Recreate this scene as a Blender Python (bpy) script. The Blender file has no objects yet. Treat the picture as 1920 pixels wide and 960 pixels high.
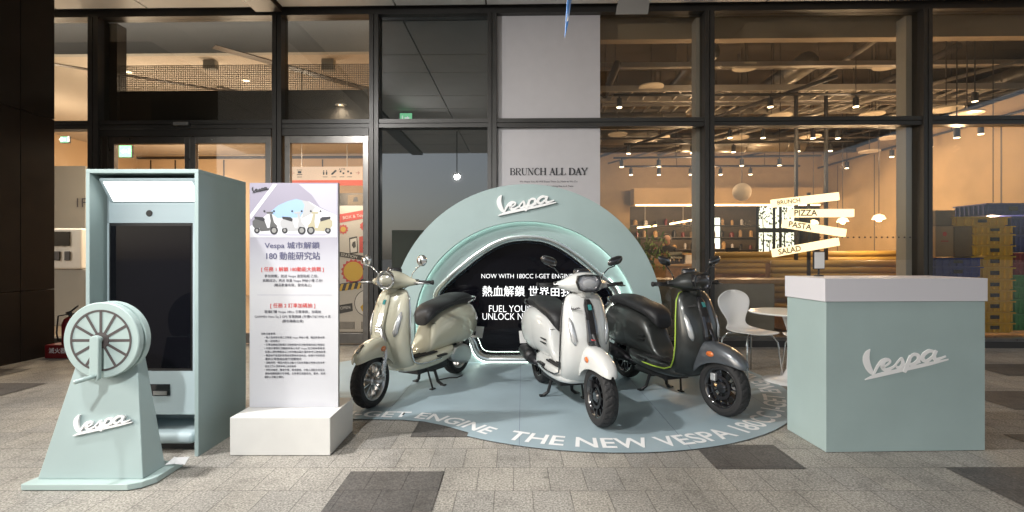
import bpy, math, random
from mathutils import Vector, Matrix, Euler
R = math.radians
rnd = random.Random(7)
sc = bpy.context.scene

# ---------------------------------------------------------------- camera, sky, sun, exposure
H = 1.22            # camera height
FPX = 930.0         # focal length in pixels of the 1920 px wide photograph
YAW = R(1.2)
cam_d = bpy.data.cameras.new('camera'); cam = bpy.data.objects.new('camera', cam_d)
sc.collection.objects.link(cam); sc.camera = cam
cam.location = (0, 0, H); cam.rotation_euler = (R(90), 0, YAW)
cam_d.sensor_width = 36; cam_d.lens = 36*FPX/1920; cam_d.clip_start = .05; cam_d.clip_end = 600
SUN_EL, SUN_AZ = R(25), R(248)      # azimuth, clockwise from +Y: behind the camera, to the left
world = bpy.data.worlds.new('World'); sc.world = world; world.use_nodes = True
wn = world.node_tree.nodes; wl = world.node_tree.links
sky = wn.new('ShaderNodeTexSky'); sky.sky_type = 'NISHITA'; sky.sun_disc = False
sky.sun_elevation = SUN_EL; sky.sun_rotation = SUN_AZ; sky.dust_density = 3
hsv = wn.new('ShaderNodeHueSaturation'); hsv.inputs['Saturation'].default_value = .55
wl.new(sky.outputs[0], hsv.inputs['Color']); wl.new(hsv.outputs[0], wn['Background'].inputs[0]); wn['Background'].inputs[1].default_value = .095
sun_d = bpy.data.lights.new('sun', 'SUN'); sun_d.energy = .8; sun_d.angle = R(14); sun_d.color = (1, .95, .88)
sun = bpy.data.objects.new('sun', sun_d); sc.collection.objects.link(sun)
sd = Vector((math.sin(SUN_AZ)*math.cos(SUN_EL), math.cos(SUN_AZ)*math.cos(SUN_EL), math.sin(SUN_EL)))
sun.rotation_euler = sd.to_track_quat('Z', 'Y').to_euler()
sc.view_settings.view_transform = 'Standard'; sc.view_settings.look = 'None'
sc.view_settings.gamma = 1; sc.view_settings.use_curve_mapping = False
sc.view_settings.exposure = 1.08
sc.render.engine = 'CYCLES'
sc.cycles.use_denoising = True
sc.cycles.max_bounces = 7; sc.cycles.diffuse_bounces = 4; sc.cycles.glossy_bounces = 4; sc.cycles.transparent_max_bounces = 12
sc.cycles.caustics_reflective = False; sc.cycles.caustics_refractive = False
sc.cycles.sample_clamp_indirect = 4

# ---------------------------------------------------------------- helpers
def CW(x, y, z=0):          # metres right of / ahead of the camera -> world
    c, s = math.cos(YAW), math.sin(YAW)
    return Vector((x*c-y*s, x*s+y*c, z))
def CY(px, Y):              # world x of an image column on the plane y = Y
    u = (px-960)/FPX; c, s = math.cos(YAW), math.sin(YAW)
    t = Y/(u*s+c); return t*(u*c-s)
def ZY(px, py, Y):          # world z of an image point on the plane y = Y
    u = (px-960)/FPX; c, s = math.cos(YAW), math.sin(YAW)
    return H+(480-py)/FPX*Y/(u*s+c)
def PT(px, py, Y): return Vector((CY(px, Y), Y, ZY(px, py, Y)))

MATS = {}
def mat(name, col, rough=.5, metal=0, coat=0, emit=None, es=0, var=0, vscale=8, bump=0, bscale=200, spec=None):
    if name in MATS: return MATS[name]
    m = bpy.data.materials.new(name); m.use_nodes = True
    n = m.node_tree.nodes; l = m.node_tree.links; b = n['Principled BSDF']
    b.inputs['Base Color'].default_value = (*col, 1); b.inputs['Roughness'].default_value = rough
    b.inputs['Metallic'].default_value = metal; b.inputs['Coat Weight'].default_value = coat
    b.inputs['Coat Roughness'].default_value = .05
    if spec is not None: b.inputs['Specular IOR Level'].default_value = spec
    if emit: b.inputs['Emission Color'].default_value = (*emit, 1); b.inputs['Emission Strength'].default_value = es
    if var or bump:
        tc = n.new('ShaderNodeTexCoord')
    if var:
        t = n.new('ShaderNodeTexNoise'); t.inputs['Scale'].default_value = vscale; t.inputs['Detail'].default_value = 6
        l.new(tc.outputs['Object'], t.inputs['Vector'])
        r = n.new('ShaderNodeMapRange'); r.inputs['From Min'].default_value = .3; r.inputs['From Max'].default_value = .7
        r.inputs['To Min'].default_value = 1-var; r.inputs['To Max'].default_value = 1+var
        l.new(t.outputs['Fac'], r.inputs['Value'])
        mx = n.new('ShaderNodeVectorMath'); mx.operation = 'SCALE'; mx.inputs[0].default_value = col
        l.new(r.outputs[0], mx.inputs['Scale']); l.new(mx.outputs[0], b.inputs['Base Color'])
        r2 = n.new('ShaderNodeMapRange'); r2.inputs['To Min'].default_value = max(0, rough-.08); r2.inputs['To Max'].default_value = min(1, rough+.08)
        l.new(t.outputs['Fac'], r2.inputs['Value']); l.new(r2.outputs[0], b.inputs['Roughness'])
    if bump:
        t2 = n.new('ShaderNodeTexNoise'); t2.inputs['Scale'].default_value = bscale; t2.inputs['Detail'].default_value = 3
        l.new(tc.outputs['Object'], t2.inputs['Vector'])
        bp = n.new('ShaderNodeBump'); bp.inputs['Strength'].default_value = bump; bp.inputs['Distance'].default_value = .002
        l.new(t2.outputs['Fac'], bp.inputs['Height']); l.new(bp.outputs[0], b.inputs['Normal'])
    MATS[name] = m; return m
def glass(name, tint=(.9, .9, .88), ior=1.5, rough=0.0):
    m = bpy.data.materials.new(name); m.use_nodes = True; n = m.node_tree.nodes; l = m.node_tree.links
    n.remove(n['Principled BSDF'])
    tr = n.new('ShaderNodeBsdfTransparent'); tr.inputs[0].default_value = (*tint, 1)
    gl = n.new('ShaderNodeBsdfGlossy'); gl.inputs['Roughness'].default_value = rough
    lw = n.new('ShaderNodeLayerWeight'); pw = n.new('ShaderNodeMath'); pw.operation = 'POWER'; pw.inputs[1].default_value = 4.5; l.new(lw.outputs['Facing'], pw.inputs[0])
    fr = n.new('ShaderNodeMath'); fr.operation = 'MULTIPLY_ADD'; fr.inputs[1].default_value = .9; fr.inputs[2].default_value = .07; l.new(pw.outputs[0], fr.inputs[0])
    mx = n.new('ShaderNodeMixShader'); l.new(fr.outputs[0], mx.inputs[0]); l.new(tr.outputs[0], mx.inputs[1]); l.new(gl.outputs[0], mx.inputs[2])
    l.new(mx.outputs[0], n['Material Output'].inputs[0]); MATS[name] = m; return m

class MB:
    def __init__(s): s.v = []; s.f = []
    def add(s, vs, fs):
        k = len(s.v); s.v += [tuple(p) for p in vs]; s.f += [tuple(i+k for i in f) for f in fs]; return s
    def box(s, x0, x1, y0, y1, z0, z1):
        return s.add([(x0,y0,z0),(x1,y0,z0),(x1,y1,z0),(x0,y1,z0),(x0,y0,z1),(x1,y0,z1),(x1,y1,z1),(x0,y1,z1)],
                     [(0,3,2,1),(4,5,6,7),(0,1,5,4),(1,2,6,5),(2,3,7,6),(3,0,4,7)])
    def loft(s, secs, closed=True, cap=True):
        n = len(secs[0]); vs = [p for q in secs for p in q]; fs = []
        for i in range(len(secs)-1):
            for j in range(n if closed else n-1):
                k = (j+1) % n; fs.append((i*n+j, i*n+k, (i+1)*n+k, (i+1)*n+j))
        if cap and closed: fs.append(tuple(range(n))[::-1]); fs.append(tuple((len(secs)-1)*n+j for j in range(n)))
        return s.add(vs, fs)
    def tube(s, pts, r, n=8):
        pts = [Vector(p) for p in pts]; rs = r if isinstance(r, (list, tuple)) else [r]*len(pts); secs = []
        up = Vector((0, 0, 1))
        for i, p in enumerate(pts):
            d = (pts[min(i+1, len(pts)-1)]-pts[max(i-1, 0)]).normalized()
            if i == 0: a = d.cross(up if abs(d.z) < .9 else Vector((1, 0, 0))).normalized()
            else: a = (a-d*a.dot(d)).normalized()
            b = d.cross(a)
            secs.append([p+(a*math.cos(2*math.pi*k/n)+b*math.sin(2*math.pi*k/n))*rs[i] for k in range(n)])
        return s.loft(secs)
    def cyl(s, a, b, r, n=16, r2=None): return s.tube([a, b], [r, r if r2 is None else r2], n)
    def lathe(s, prof, n=32, axis='z', o=(0, 0, 0), fn=None, close=False):   # prof: (radius, height)
        secs = []
        for k in range(n):
            a = 2*math.pi*k/n; q = []
            for (r, h) in prof:
                rr = r+(fn(a, r, h) if fn else 0); x, y = rr*math.cos(a), rr*math.sin(a)
                q.append({'z': (x, y, h), 'y': (x, h, y), 'x': (h, x, y)}[axis])
            secs.append([(p[0]+o[0], p[1]+o[1], p[2]+o[2]) for p in q])
        m = len(prof); vs = [p for q in secs for p in q]; fs = []
        for i in range(n):
            for j in range(m if close else m-1):
                k = (j+1) % m; i2 = (i+1) % n; fs.append((i*m+j, i2*m+j, i2*m+k, i*m+k))
        return s.add(vs, fs)
    def prism(s, poly, y0, y1):     # poly in (x, z), extruded along y
        n = len(poly); vs = [(x, y0, z) for x, z in poly]+[(x, y1, z) for x, z in poly]
        return s.add(vs, [tuple(range(n)), tuple(range(2*n-1, n-1, -1))]+[(j, j+n, (j+1) % n+n, (j+1) % n) for j in range(n)])
    def plate(s, poly, z0, z1):     # poly in (x, y), extruded along z
        n = len(poly); vs = [(x, y, z0) for x, y in poly]+[(x, y, z1) for x, y in poly]
        return s.add(vs, [tuple(range(n))[::-1], tuple(range(n, 2*n))]+[(j, (j+1) % n, (j+1) % n+n, j+n) for j in range(n)])
    def xf(s, M):
        s.v = [tuple(M @ Vector(p)) for p in s.v]; return s
    def build(s, name, m, parent=None, smooth=False, sub=0, bevel=0, solid=0, seg=2):
        me = bpy.data.meshes.new(name); me.from_pydata(s.v, [], s.f); me.validate()
        import bmesh
        bm = bmesh.new(); bm.from_mesh(me); bmesh.ops.recalc_face_normals(bm, faces=bm.faces); bm.to_mesh(me); bm.free()
        return link(name, me, m, parent, smooth, sub, bevel, solid, seg)
def link(name, me, m, parent=None, smooth=False, sub=0, bevel=0, solid=0, seg=2):
    ob = bpy.data.objects.new(name, me); sc.collection.objects.link(ob)
    if m: me.materials.clear(); me.materials.append(MATS[m] if isinstance(m, str) else m)
    if parent: ob.parent = parent
    if solid: q = ob.modifiers.new('s', 'SOLIDIFY'); q.thickness = solid; q.offset = 0
    if bevel: q = ob.modifiers.new('b', 'BEVEL'); q.width = bevel; q.segments = seg; q.limit_method = 'ANGLE'; q.angle_limit = R(40)
    if sub: q = ob.modifiers.new('d', 'SUBSURF'); q.levels = sub; q.render_levels = sub
    if smooth or sub: me.polygons.foreach_set('use_smooth', [True]*len(me.polygons))
    elif bevel: me.polygons.foreach_set('use_smooth', [False]*len(me.polygons))
    return ob
def tag(o, label=None, cat=None, group=None, kind=None):
    if label: o['label'] = label
    if cat: o['category'] = cat
    if group: o['group'] = group
    if kind: o['kind'] = kind
    return o
def thing(name, label, cat, loc=(0, 0, 0), rz=0, group=None):
    o = bpy.data.objects.new(name, None); sc.collection.objects.link(o)
    o.empty_display_size = .1; o.location = loc; o.rotation_euler = (0, 0, rz); return tag(o, label, cat, group)
NTH = ['leftmost']+['%s from the left' % q for q in 'second third fourth fifth sixth seventh eighth ninth tenth eleventh twelfth thirteenth fourteenth fifteenth'.split()]
def dup(root, label, loc=None, rz=None, group=None):
    def cp(o, par):
        c = o.copy(); sc.collection.objects.link(c)
        if par: c.parent = par
        for ch in [q for q in ALL if q.parent == o]: cp(ch, c)
        return c
    ALL = list(sc.collection.objects)
    r = cp(root, None); r['label'] = label
    if group: r['group'] = group
    if loc is not None: r.location = loc
    if rz is not None: r.rotation_euler = (0, 0, rz)
    return r
def text_data(s, size, bold=0, extrude=0, align='CENTER', space=1):
    cjk = any(ord(c) > 0x2e80 for c in s); smear = bold if cjk and bold > 0 else 0
    if cjk: bold = 0
    cu = bpy.data.curves.new('t', 'FONT'); cu.body = s; cu.size = size; cu.align_x = align; cu.align_y = 'CENTER'
    cu.offset = bold; cu.extrude = extrude; cu.space_character = space; cu.resolution_u = 3
    ob = bpy.data.objects.new('t', cu); sc.collection.objects.link(ob)
    dg = bpy.context.evaluated_depsgraph_get(); me = bpy.data.meshes.new_from_object(ob.evaluated_get(dg))
    if smear:
        n0 = len(me.vertices); vs = [v.co.copy() for v in me.vertices]; fs = [tuple(p.vertices) for p in me.polygons]; V = []; F = []
        for k, (dx, dy) in enumerate(((-1, 0), (1, 0), (0, .8))):
            V += [(v.x+dx*smear, v.y+dy*smear, v.z+.00015*k) for v in vs]; F += [tuple(i+k*n0 for i in f) for f in fs]
        me = bpy.data.meshes.new('t'); me.from_pydata(V, [], F)
    bpy.data.objects.remove(ob); bpy.data.curves.remove(cu); return me
def text(name, s, size, m, parent, loc, rot=(90, 0, 0), bold=0, width=None, height=None, **k):
    me = text_data(s, size, bold, **k)
    xs = [v.co.x for v in me.vertices]; ys = [v.co.y for v in me.vertices]
    if width:
        f = width/(max(xs)-min(xs)); g = height/(max(ys)-min(ys)) if height else f
        me.transform(Matrix.Diagonal((f, g, 1, 1)))
    ob = link(name, me, m, parent); ob.location = loc; ob.rotation_euler = [R(a) for a in rot]; return ob
def strokes(name, sts, m, parent, scale, depth, loc, rot=(90, 0, 0), w=1, shear=0):
    """brush strokes: each a list of (x, y, width); overlapping strokes sit a hair apart"""
    mb = MB()
    for si, st in enumerate(sts):
        P = []
        for i in range(len(st)-1):      # Catmull-Rom resample
            p0, p1, p2, p3 = [Vector(st[max(0, min(len(st)-1, j))]) for j in (i-1, i, i+1, i+2)]
            k = 5 if len(st) > 2 else 1
            for q in range(k):
                t = q/k; P.append(.5*((2*p1)+(p2-p0)*t+(2*p0-5*p1+4*p2-p3)*t*t+(3*p1-p0-3*p2+p3)*t**3))
        P.append(Vector(st[-1])); n = len(P); L = []; Rr = []
        for i, p in enumerate(P):
            d = P[min(i+1, n-1)]-P[max(i-1, 0)]; d = Vector((d.x, d.y)).normalized(); nn = Vector((-d.y, d.x))*max(.5, p.z)*w/2
            L.append((p.x+nn.x, p.y+nn.y)); Rr.append((p.x-nn.x, p.y-nn.y))
        e = .00025*si
        def tr(q, z): return ((q[0]+shear*q[1])*scale, q[1]*scale, z)
        vs = [tr(q, depth+e) for q in L]+[tr(q, depth+e) for q in Rr]+[tr(q, 0) for q in L]+[tr(q, 0) for q in Rr]
        fs = []
        for i in range(n-1):
            fs += [(i, i+1, n+i+1, n+i), (2*n+i, 2*n+i+1, i+1, i), (n+i, n+i+1, 3*n+i+1, 3*n+i)]
        fs += [(0, n, 3*n, 2*n), (n-1, 3*n-1, 4*n-1, 2*n-1)]
        mb.add(vs, fs)
    ob = mb.build(name, m, parent); ob.location = loc; ob.rotation_euler = [R(a) for a in rot]; return ob
LOGO = [
 [(20,114,3),(9,98,16),(5,76,21),(12,50,20),(24,30,15),(36,20,8)],
 [(0,0,3),(50,16,12),(150,37,11),(250,58,10),(323,74,4)],
 [(34,20,7),(48,48,9),(64,68,11),(82,76,9),(84,66,5)],
 [(64,44,6),(88,56,6),(97,68,8),(86,76,8),(72,64,11),(68,46,12),(82,36,11),(104,44,8),(122,56,6)],
 [(112,48,6),(138,78,7),(144,74,9),(146,56,12),(134,44,10),(120,47,7)],
 [(134,43,6),(156,54,6),(170,72,6)],
 [(176,90,9),(168,66,12),(156,36,12),(152,26,8)],
 [(166,68,7),(184,92,9),(204,90,11),(206,72,12),(188,58,10),(170,56,8)],
 [(196,60,6),(214,66,6)],
 [(268,104,8),(246,106,11),(226,92,12),(222,76,12),(238,68,10),(262,86,8)],
 [(276,108,9),(266,88,12),(272,74,11),(290,78,7),(312,86,5)]]
def logo(parent, m, width, depth, loc, rz=0, name='lettering'):
    return strokes(name, LOGO, m, parent, width/323, depth, loc, (90, 0, rz), w=1.25)

# ---------------------------------------------------------------- materials
mat('mint', (.315, .405, .402), .55, var=.05, vscale=3, bump=.15, bscale=900)
mat('mint_edge', (.40, .505, .49), .5)
mat('mint_blue', (.35, .435, .465), .5, var=.02)
mat('white_paint', (.68, .67, .64), .5, var=.03, bump=.08, bscale=500)
mat('white_logo', (.80, .80, .80), .4)
mat('white_gloss', (.78, .77, .75), .2, coat=.3)
mat('black_screen', (.004, .004, .006), .05, spec=.2)
mat('black', (.012, .012, .013), .45)
mat('black_gloss', (.012, .012, .014), .12, coat=1)
mat('rubber', (.013, .013, .014), .72, bump=.2, bscale=400)
mat('seat_black', (.014, .014, .016), .5, bump=.35, bscale=900)
mat('chrome', (.82, .83, .84), .08, metal=1); mat('satin_chrome', (.80, .86, .84), .24, metal=1); mat('band_white', (.60, .59, .63), .5)
mat('silver', (.5, .5, .5), .3, metal=1)
mat('dark_metal', (.05, .05, .055), .38, metal=.8)
mat('frame', (.050, .048, .046), .38, metal=.4, var=.1, vscale=2)
mat('frame_bronze', (.085, .075, .066), .35, metal=.7, var=.15, vscale=3)
mat('steel_frame', (.20, .19, .18), .3, metal=.9, var=.1)
mat('cladding', (.022, .017, .014), .5, metal=0, var=.25, vscale=1.2, spec=.12)
mat('canopy', (.68, .67, .65), .55, var=.05, vscale=3)
mat('canopy_dark', (.035, .026, .022), .4)
mat('plaster', (.36, .255, .14), .8, var=.16, vscale=1.3, bump=.2, bscale=30)
mat('cafe_wall', (.40, .29, .17), .85, var=.05)
mat('cafe_soffit', (.32, .25, .17), .85, var=.04)
mat('slab', (.10, .08, .06), .9, var=.25, vscale=2)
mat('duct', (.32, .30, .27), .35, metal=.8, var=.15, vscale=5)
mat('tray_metal', (.34, .31, .27), .5, metal=.4)
mat('pipe_dark', (.06, .05, .045), .5)
mat('lobby_wall', (.62, .45, .28), .8, var=.05, vscale=1.5)
mat('lobby_ceiling', (.50, .44, .37), .8, var=.03)
mat('lobby_grey', (.36, .36, .34), .8)
mat('floor_inside', (.20, .16, .12), .4, var=.1)
mat('film', (.52, .50, .52), .35, var=.02)
mat('ink', (.03, .03, .035), .5)
mat('ink_grey', (.07, .07, .09), .5)
mat('ink_slate', (.10, .10, .18), .5)
mat('ink_red', (.60, .05, .04), .5)
mat('red', (.14, .008, .010), .35)
mat('orange_lens', (.55, .14, .03), .15, coat=1)
mat('red_lens', (.5, .02, .02), .15, coat=1)
mat('clear_lens', (.55, .56, .57), .15, metal=.5, coat=1, bump=1, bscale=90)
mat('tie_teal', (.05, .25, .25), .15, coat=1)
mat('lime', (.36, .52, .06), .35)
mat('wood', (.36, .20, .08), .45, var=.2, vscale=12)
mat('wood_light', (.52, .33, .15), .5, var=.12, vscale=20)
mat('bar_grey', (.22, .21, .18), .75, var=.1, vscale=5)
mat('cushion', (.42, .27, .06), .5, var=.08)
mat('cardboard', (.42, .29, .17), .8, var=.06)
mat('cardboard_dark', (.20, .15, .10), .8, var=.08)
mat('crate_yellow', (.66, .42, .03), .5, var=.08)
mat('crate_blue', (.03, .05, .26), .45, var=.1)
mat('crate_red', (.25, .02, .03), .45, var=.1)
mat('crate_green', (.05, .28, .08), .45, var=.1)
mat('skin', (.50, .30, .21), .55)
mat('hair', (.015, .012, .010), .5)
mat('cloth_dark', (.03, .03, .035), .85)
mat('poster_paper', (.62, .60, .58), .5)
mat('yellow', (.70, .45, .03), .5)
mat('paper', (.80, .80, .80), .6)
mat('lamp_warm', (1, .8, .5), .5, emit=(1, .68, .34), es=7)
mat('lamp_spot', (1, .85, .6), .5, emit=(1, .8, .52), es=9)
mat('sign_lit', (1, .9, .7), .5, emit=(1, .80, .45), es=1.2)
mat('disc_white', (.52, .43, .31), .6, emit=(1, .7, .4), es=.06)
mat('kiosk_light', (1, 1, 1), .5, emit=(1, .985, .96), es=1.25)
mat('led_strip', (1, 1, 1), .5, emit=(.80, 1, .88), es=4.5)
mat('neon_blue', (.1, .2, .4), .4, emit=(.12, .28, .5), es=.12)
mat('exit_green', (.1, .5, .2), .5, emit=(.35, 1, .55), es=1.1)
mat('exit_white', (1, 1, 1), .5, emit=(.9, 1, .95), es=1.2)
mat('outdoor_bright', (1, 1, 1), .9, emit=(.93, 1, .86), es=1.3)
mat('leaf', (.10, .20, .03), .6, var=.3)
mat('bark', (.08, .05, .03), .8)
glass('glass_clear', (.90, .88, .84)); glass('glass_lens', (.93, .93, .95)); glass('glass_mirrorish', (.9, .88, .84), 1.5)
mat('glass_dark', (.020, .024, .024), .012, spec=1)
PB = MATS['glass_dark'].node_tree.nodes['Principled BSDF']; PB.inputs['IOR'].default_value = 1.9
mat('acrylic', (.20, .19, .18), .15)
mat('mirror', (.75, .75, .75), .03, metal=1)

# perforated blind: a grid of small holes
m = bpy.data.materials.new('mesh_blind'); m.use_nodes = True; MATS['mesh_blind'] = m
n = m.node_tree.nodes; l = m.node_tree.links; b = n['Principled BSDF']; b.inputs['Base Color'].default_value = (.16, .145, .125, 1)
tc = n.new('ShaderNodeTexCoord'); sx = n.new('ShaderNodeSeparateXYZ'); l.new(tc.outputs['Object'], sx.inputs[0])
outs = []
for ax in (0, 2):
    a = n.new('ShaderNodeMath'); a.operation = 'MULTIPLY'; a.inputs[1].default_value = 38; l.new(sx.outputs[ax], a.inputs[0])
    f = n.new('ShaderNodeMath'); f.operation = 'FRACT'; l.new(a.outputs[0], f.inputs[0])
    g = n.new('ShaderNodeMath'); g.operation = 'GREATER_THAN'; g.inputs[1].default_value = .34; l.new(f.outputs[0], g.inputs[0]); outs.append(g)
mu = n.new('ShaderNodeMath'); mu.operation = 'MULTIPLY'; l.new(outs[0].outputs[0], mu.inputs[0]); l.new(outs[1].outputs[0], mu.inputs[1])
iv = n.new('ShaderNodeMath'); iv.operation = 'SUBTRACT'; iv.inputs[0].default_value = 1; l.new(mu.outputs[0], iv.inputs[1])
l.new(iv.outputs[0], b.inputs['Alpha'])

# granite paving
def granite(name, c0, c1, seed):
    m = bpy.data.materials.new(name); m.use_nodes = True; MATS[name] = m
    n = m.node_tree.nodes; l = m.node_tree.links; b = n['Principled BSDF']
    ge = n.new('ShaderNodeNewGeometry'); mp = n.new('ShaderNodeMapping'); mp.inputs['Rotation'].default_value = (0, 0, -YAW)
    mp.inputs['Location'].default_value = (.967, -.03, 0); l.new(ge.outputs['Position'], mp.inputs[0])
    fine = n.new('ShaderNodeTexNoise'); fine.inputs['Scale'].default_value = 95; fine.inputs['Detail'].default_value = 4; fine.inputs['Roughness'].default_value = .7
    l.new(mp.outputs[0], fine.inputs['Vector'])
    big = n.new('ShaderNodeTexNoise'); big.inputs['Scale'].default_value = 1.3; big.inputs['Detail'].default_value = 5; l.new(mp.outputs[0], big.inputs['Vector'])
    br = n.new('ShaderNodeTexBrick'); br.offset = .5; br.inputs['Scale'].default_value = 1
    br.inputs['Brick Width'].default_value = .195; br.inputs['Row Height'].default_value = .283
    br.inputs['Mortar Size'].default_value = .0032; br.inputs['Mortar Smooth'].default_value = .4; br.inputs['Bias'].default_value = 0
    br.inputs['Color1'].default_value = (.92, .92, .93, 1); br.inputs['Color2'].default_value = (1.08, 1.06, 1.03, 1); br.inputs['Mortar'].default_value = (.50, .49, .48, 1)
    l.new(mp.outputs[0], br.inputs['Vector'])
    cr = n.new('ShaderNodeValToRGB'); cr.color_ramp.elements[0].position = .36; cr.color_ramp.elements[1].position = .66
    cr.color_ramp.elements[0].color = (*c0, 1); cr.color_ramp.elements[1].color = (*c1, 1); l.new(fine.outputs['Fac'], cr.inputs[0])
    m1 = n.new('ShaderNodeMix'); m1.data_type = 'RGBA'; m1.blend_type = 'MULTIPLY'; m1.inputs[0].default_value = 1
    l.new(cr.outputs[0], m1.inputs[6]); l.new(br.outputs['Color'], m1.inputs[7])
    mr = n.new('ShaderNodeMapRange'); mr.inputs['From Min'].default_value = .3; mr.inputs['From Max'].default_value = .7; mr.inputs['To Min'].default_value = .74; mr.inputs['To Max'].default_value = 1.16
    l.new(big.outputs['Fac'], mr.inputs['Value'])
    m2 = n.new('ShaderNodeVectorMath'); m2.operation = 'SCALE'; l.new(m1.outputs[2], m2.inputs[0]); l.new(mr.outputs[0], m2.inputs['Scale'])
    sn = n.new('ShaderNodeTexNoise'); sn.inputs['Scale'].default_value = 5.5; sn.inputs['Detail'].default_value = 9; sn.inputs['Roughness'].default_value = .75; l.new(mp.outputs[0], sn.inputs['Vector'])
    sr = n.new('ShaderNodeMapRange'); sr.inputs['From Min'].default_value = .36; sr.inputs['From Max'].default_value = .5; sr.inputs['To Min'].default_value = .72; sr.inputs['To Max'].default_value = 1; l.new(sn.outputs['Fac'], sr.inputs['Value'])
    vo = n.new('ShaderNodeTexVoronoi'); vo.inputs['Scale'].default_value = 2.3; l.new(mp.outputs[0], vo.inputs['Vector'])
    vr = n.new('ShaderNodeMapRange'); vr.inputs['From Min'].default_value = .03; vr.inputs['From Max'].default_value = .055; vr.inputs['To Min'].default_value = .6; vr.inputs['To Max'].default_value = 1; l.new(vo.outputs['Distance'], vr.inputs['Value'])
    mm_ = n.new('ShaderNodeMath'); mm_.operation = 'MULTIPLY'; l.new(sr.outputs[0], mm_.inputs[0]); l.new(vr.outputs[0], mm_.inputs[1])
    m3 = n.new('ShaderNodeVectorMath'); m3.operation = 'SCALE'; l.new(m2.outputs[0], m3.inputs[0]); l.new(mm_.outputs[0], m3.inputs['Scale'])
    l.new(m3.outputs[0], b.inputs['Base Color'])
    r3 = n.new('ShaderNodeMapRange'); r3.inputs['To Min'].default_value = .45; r3.inputs['To Max'].default_value = .8; l.new(big.outputs['Fac'], r3.inputs['Value']); l.new(r3.outputs[0], b.inputs['Roughness'])
    bp = n.new('ShaderNodeBump'); bp.inputs['Strength'].default_value = .35; bp.inputs['Distance'].default_value = .003
    ad = n.new('ShaderNodeMath'); ad.operation = 'ADD'; l.new(fine.outputs['Fac'], ad.inputs[0])
    ms = n.new('ShaderNodeMath'); ms.operation = 'MULTIPLY'; ms.inputs[1].default_value = -1.2; l.new(br.outputs['Fac'], ms.inputs[0]); l.new(ms.outputs[0], ad.inputs[1])
    l.new(ad.outputs[0], bp.inputs['Height']); l.new(bp.outputs[0], b.inputs['Normal'])
granite('granite', (.13, .122, .108), (.50, .475, .43), 0)
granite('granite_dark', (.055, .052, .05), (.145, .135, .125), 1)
mat('vinyl', (.29, .37, .41), .42, var=.10, vscale=2.1, bump=.25, bscale=14)

# banner print (a grey lilac picture fading to white, part of the print)
def ramp_z(name, stops, rough=.45):
    m = bpy.data.materials.new(name); m.use_nodes = True; MATS[name] = m
    n = m.node_tree.nodes; l = m.node_tree.links; b = n['Principled BSDF']; b.inputs['Roughness'].default_value = rough
    tc = n.new('ShaderNodeTexCoord'); sx = n.new('ShaderNodeSeparateXYZ'); l.new(tc.outputs['Object'], sx.inputs[0])
    nz = n.new('ShaderNodeTexNoise'); nz.inputs['Scale'].default_value = 2.2; nz.inputs['Distortion'].default_value = 1.5; l.new(tc.outputs['Object'], nz.inputs['Vector'])
    ad = n.new('ShaderNodeMath'); ad.operation = 'MULTIPLY_ADD'; ad.inputs[1].default_value = .22; l.new(nz.outputs['Fac'], ad.inputs[0]); l.new(sx.outputs[2], ad.inputs[2])
    mr = n.new('ShaderNodeMapRange'); mr.inputs['From Min'].default_value = .11; mr.inputs['From Max'].default_value = 1.57; l.new(ad.outputs[0], mr.inputs['Value'])
    cr = n.new('ShaderNodeValToRGB'); e = cr.color_ramp.elements
    e[0].position, e[0].color = stops[0][0], (*stops[0][1], 1); e[1].position, e[1].color = stops[-1][0], (*stops[-1][1], 1)
    for p, c in stops[1:-1]: q = e.new(p); q.color = (*c, 1)
    l.new(mr.outputs[0], cr.inputs[0]); l.new(cr.outputs[0], b.inputs['Base Color'])
ramp_z('banner_print', [(0, (.50, .49, .53)), (.05, (.52, .51, .55)), (.12, (.42, .41, .47)), (.20, (.57, .57, .60)), (.70, (.60, .60, .62)), (.83, (.50, .50, .55)), (1, (.30, .28, .35))])

# ================================================================ SETTING
WY = 6.75   # front plane of the glass wall
def struct(name, mb, m, **k): return tag(mb.build(name, m, **k), kind='structure')
struct('ground', MB().add([(-150,-150,0),(150,-150,0),(150,WY+.02,0),(-150,WY+.02,0)], [(0,1,2,3)]), 'granite')
dk = MB()
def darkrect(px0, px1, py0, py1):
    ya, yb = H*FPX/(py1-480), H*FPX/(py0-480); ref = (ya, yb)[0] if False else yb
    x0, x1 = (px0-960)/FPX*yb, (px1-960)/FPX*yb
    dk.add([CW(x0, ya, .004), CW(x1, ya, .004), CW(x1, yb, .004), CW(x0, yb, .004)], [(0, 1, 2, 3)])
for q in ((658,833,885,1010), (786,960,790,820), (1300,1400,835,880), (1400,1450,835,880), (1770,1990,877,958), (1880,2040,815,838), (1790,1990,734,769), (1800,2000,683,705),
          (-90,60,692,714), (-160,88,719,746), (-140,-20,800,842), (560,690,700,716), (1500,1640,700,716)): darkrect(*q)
struct('dark_paving', dk, 'granite_dark')

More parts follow.
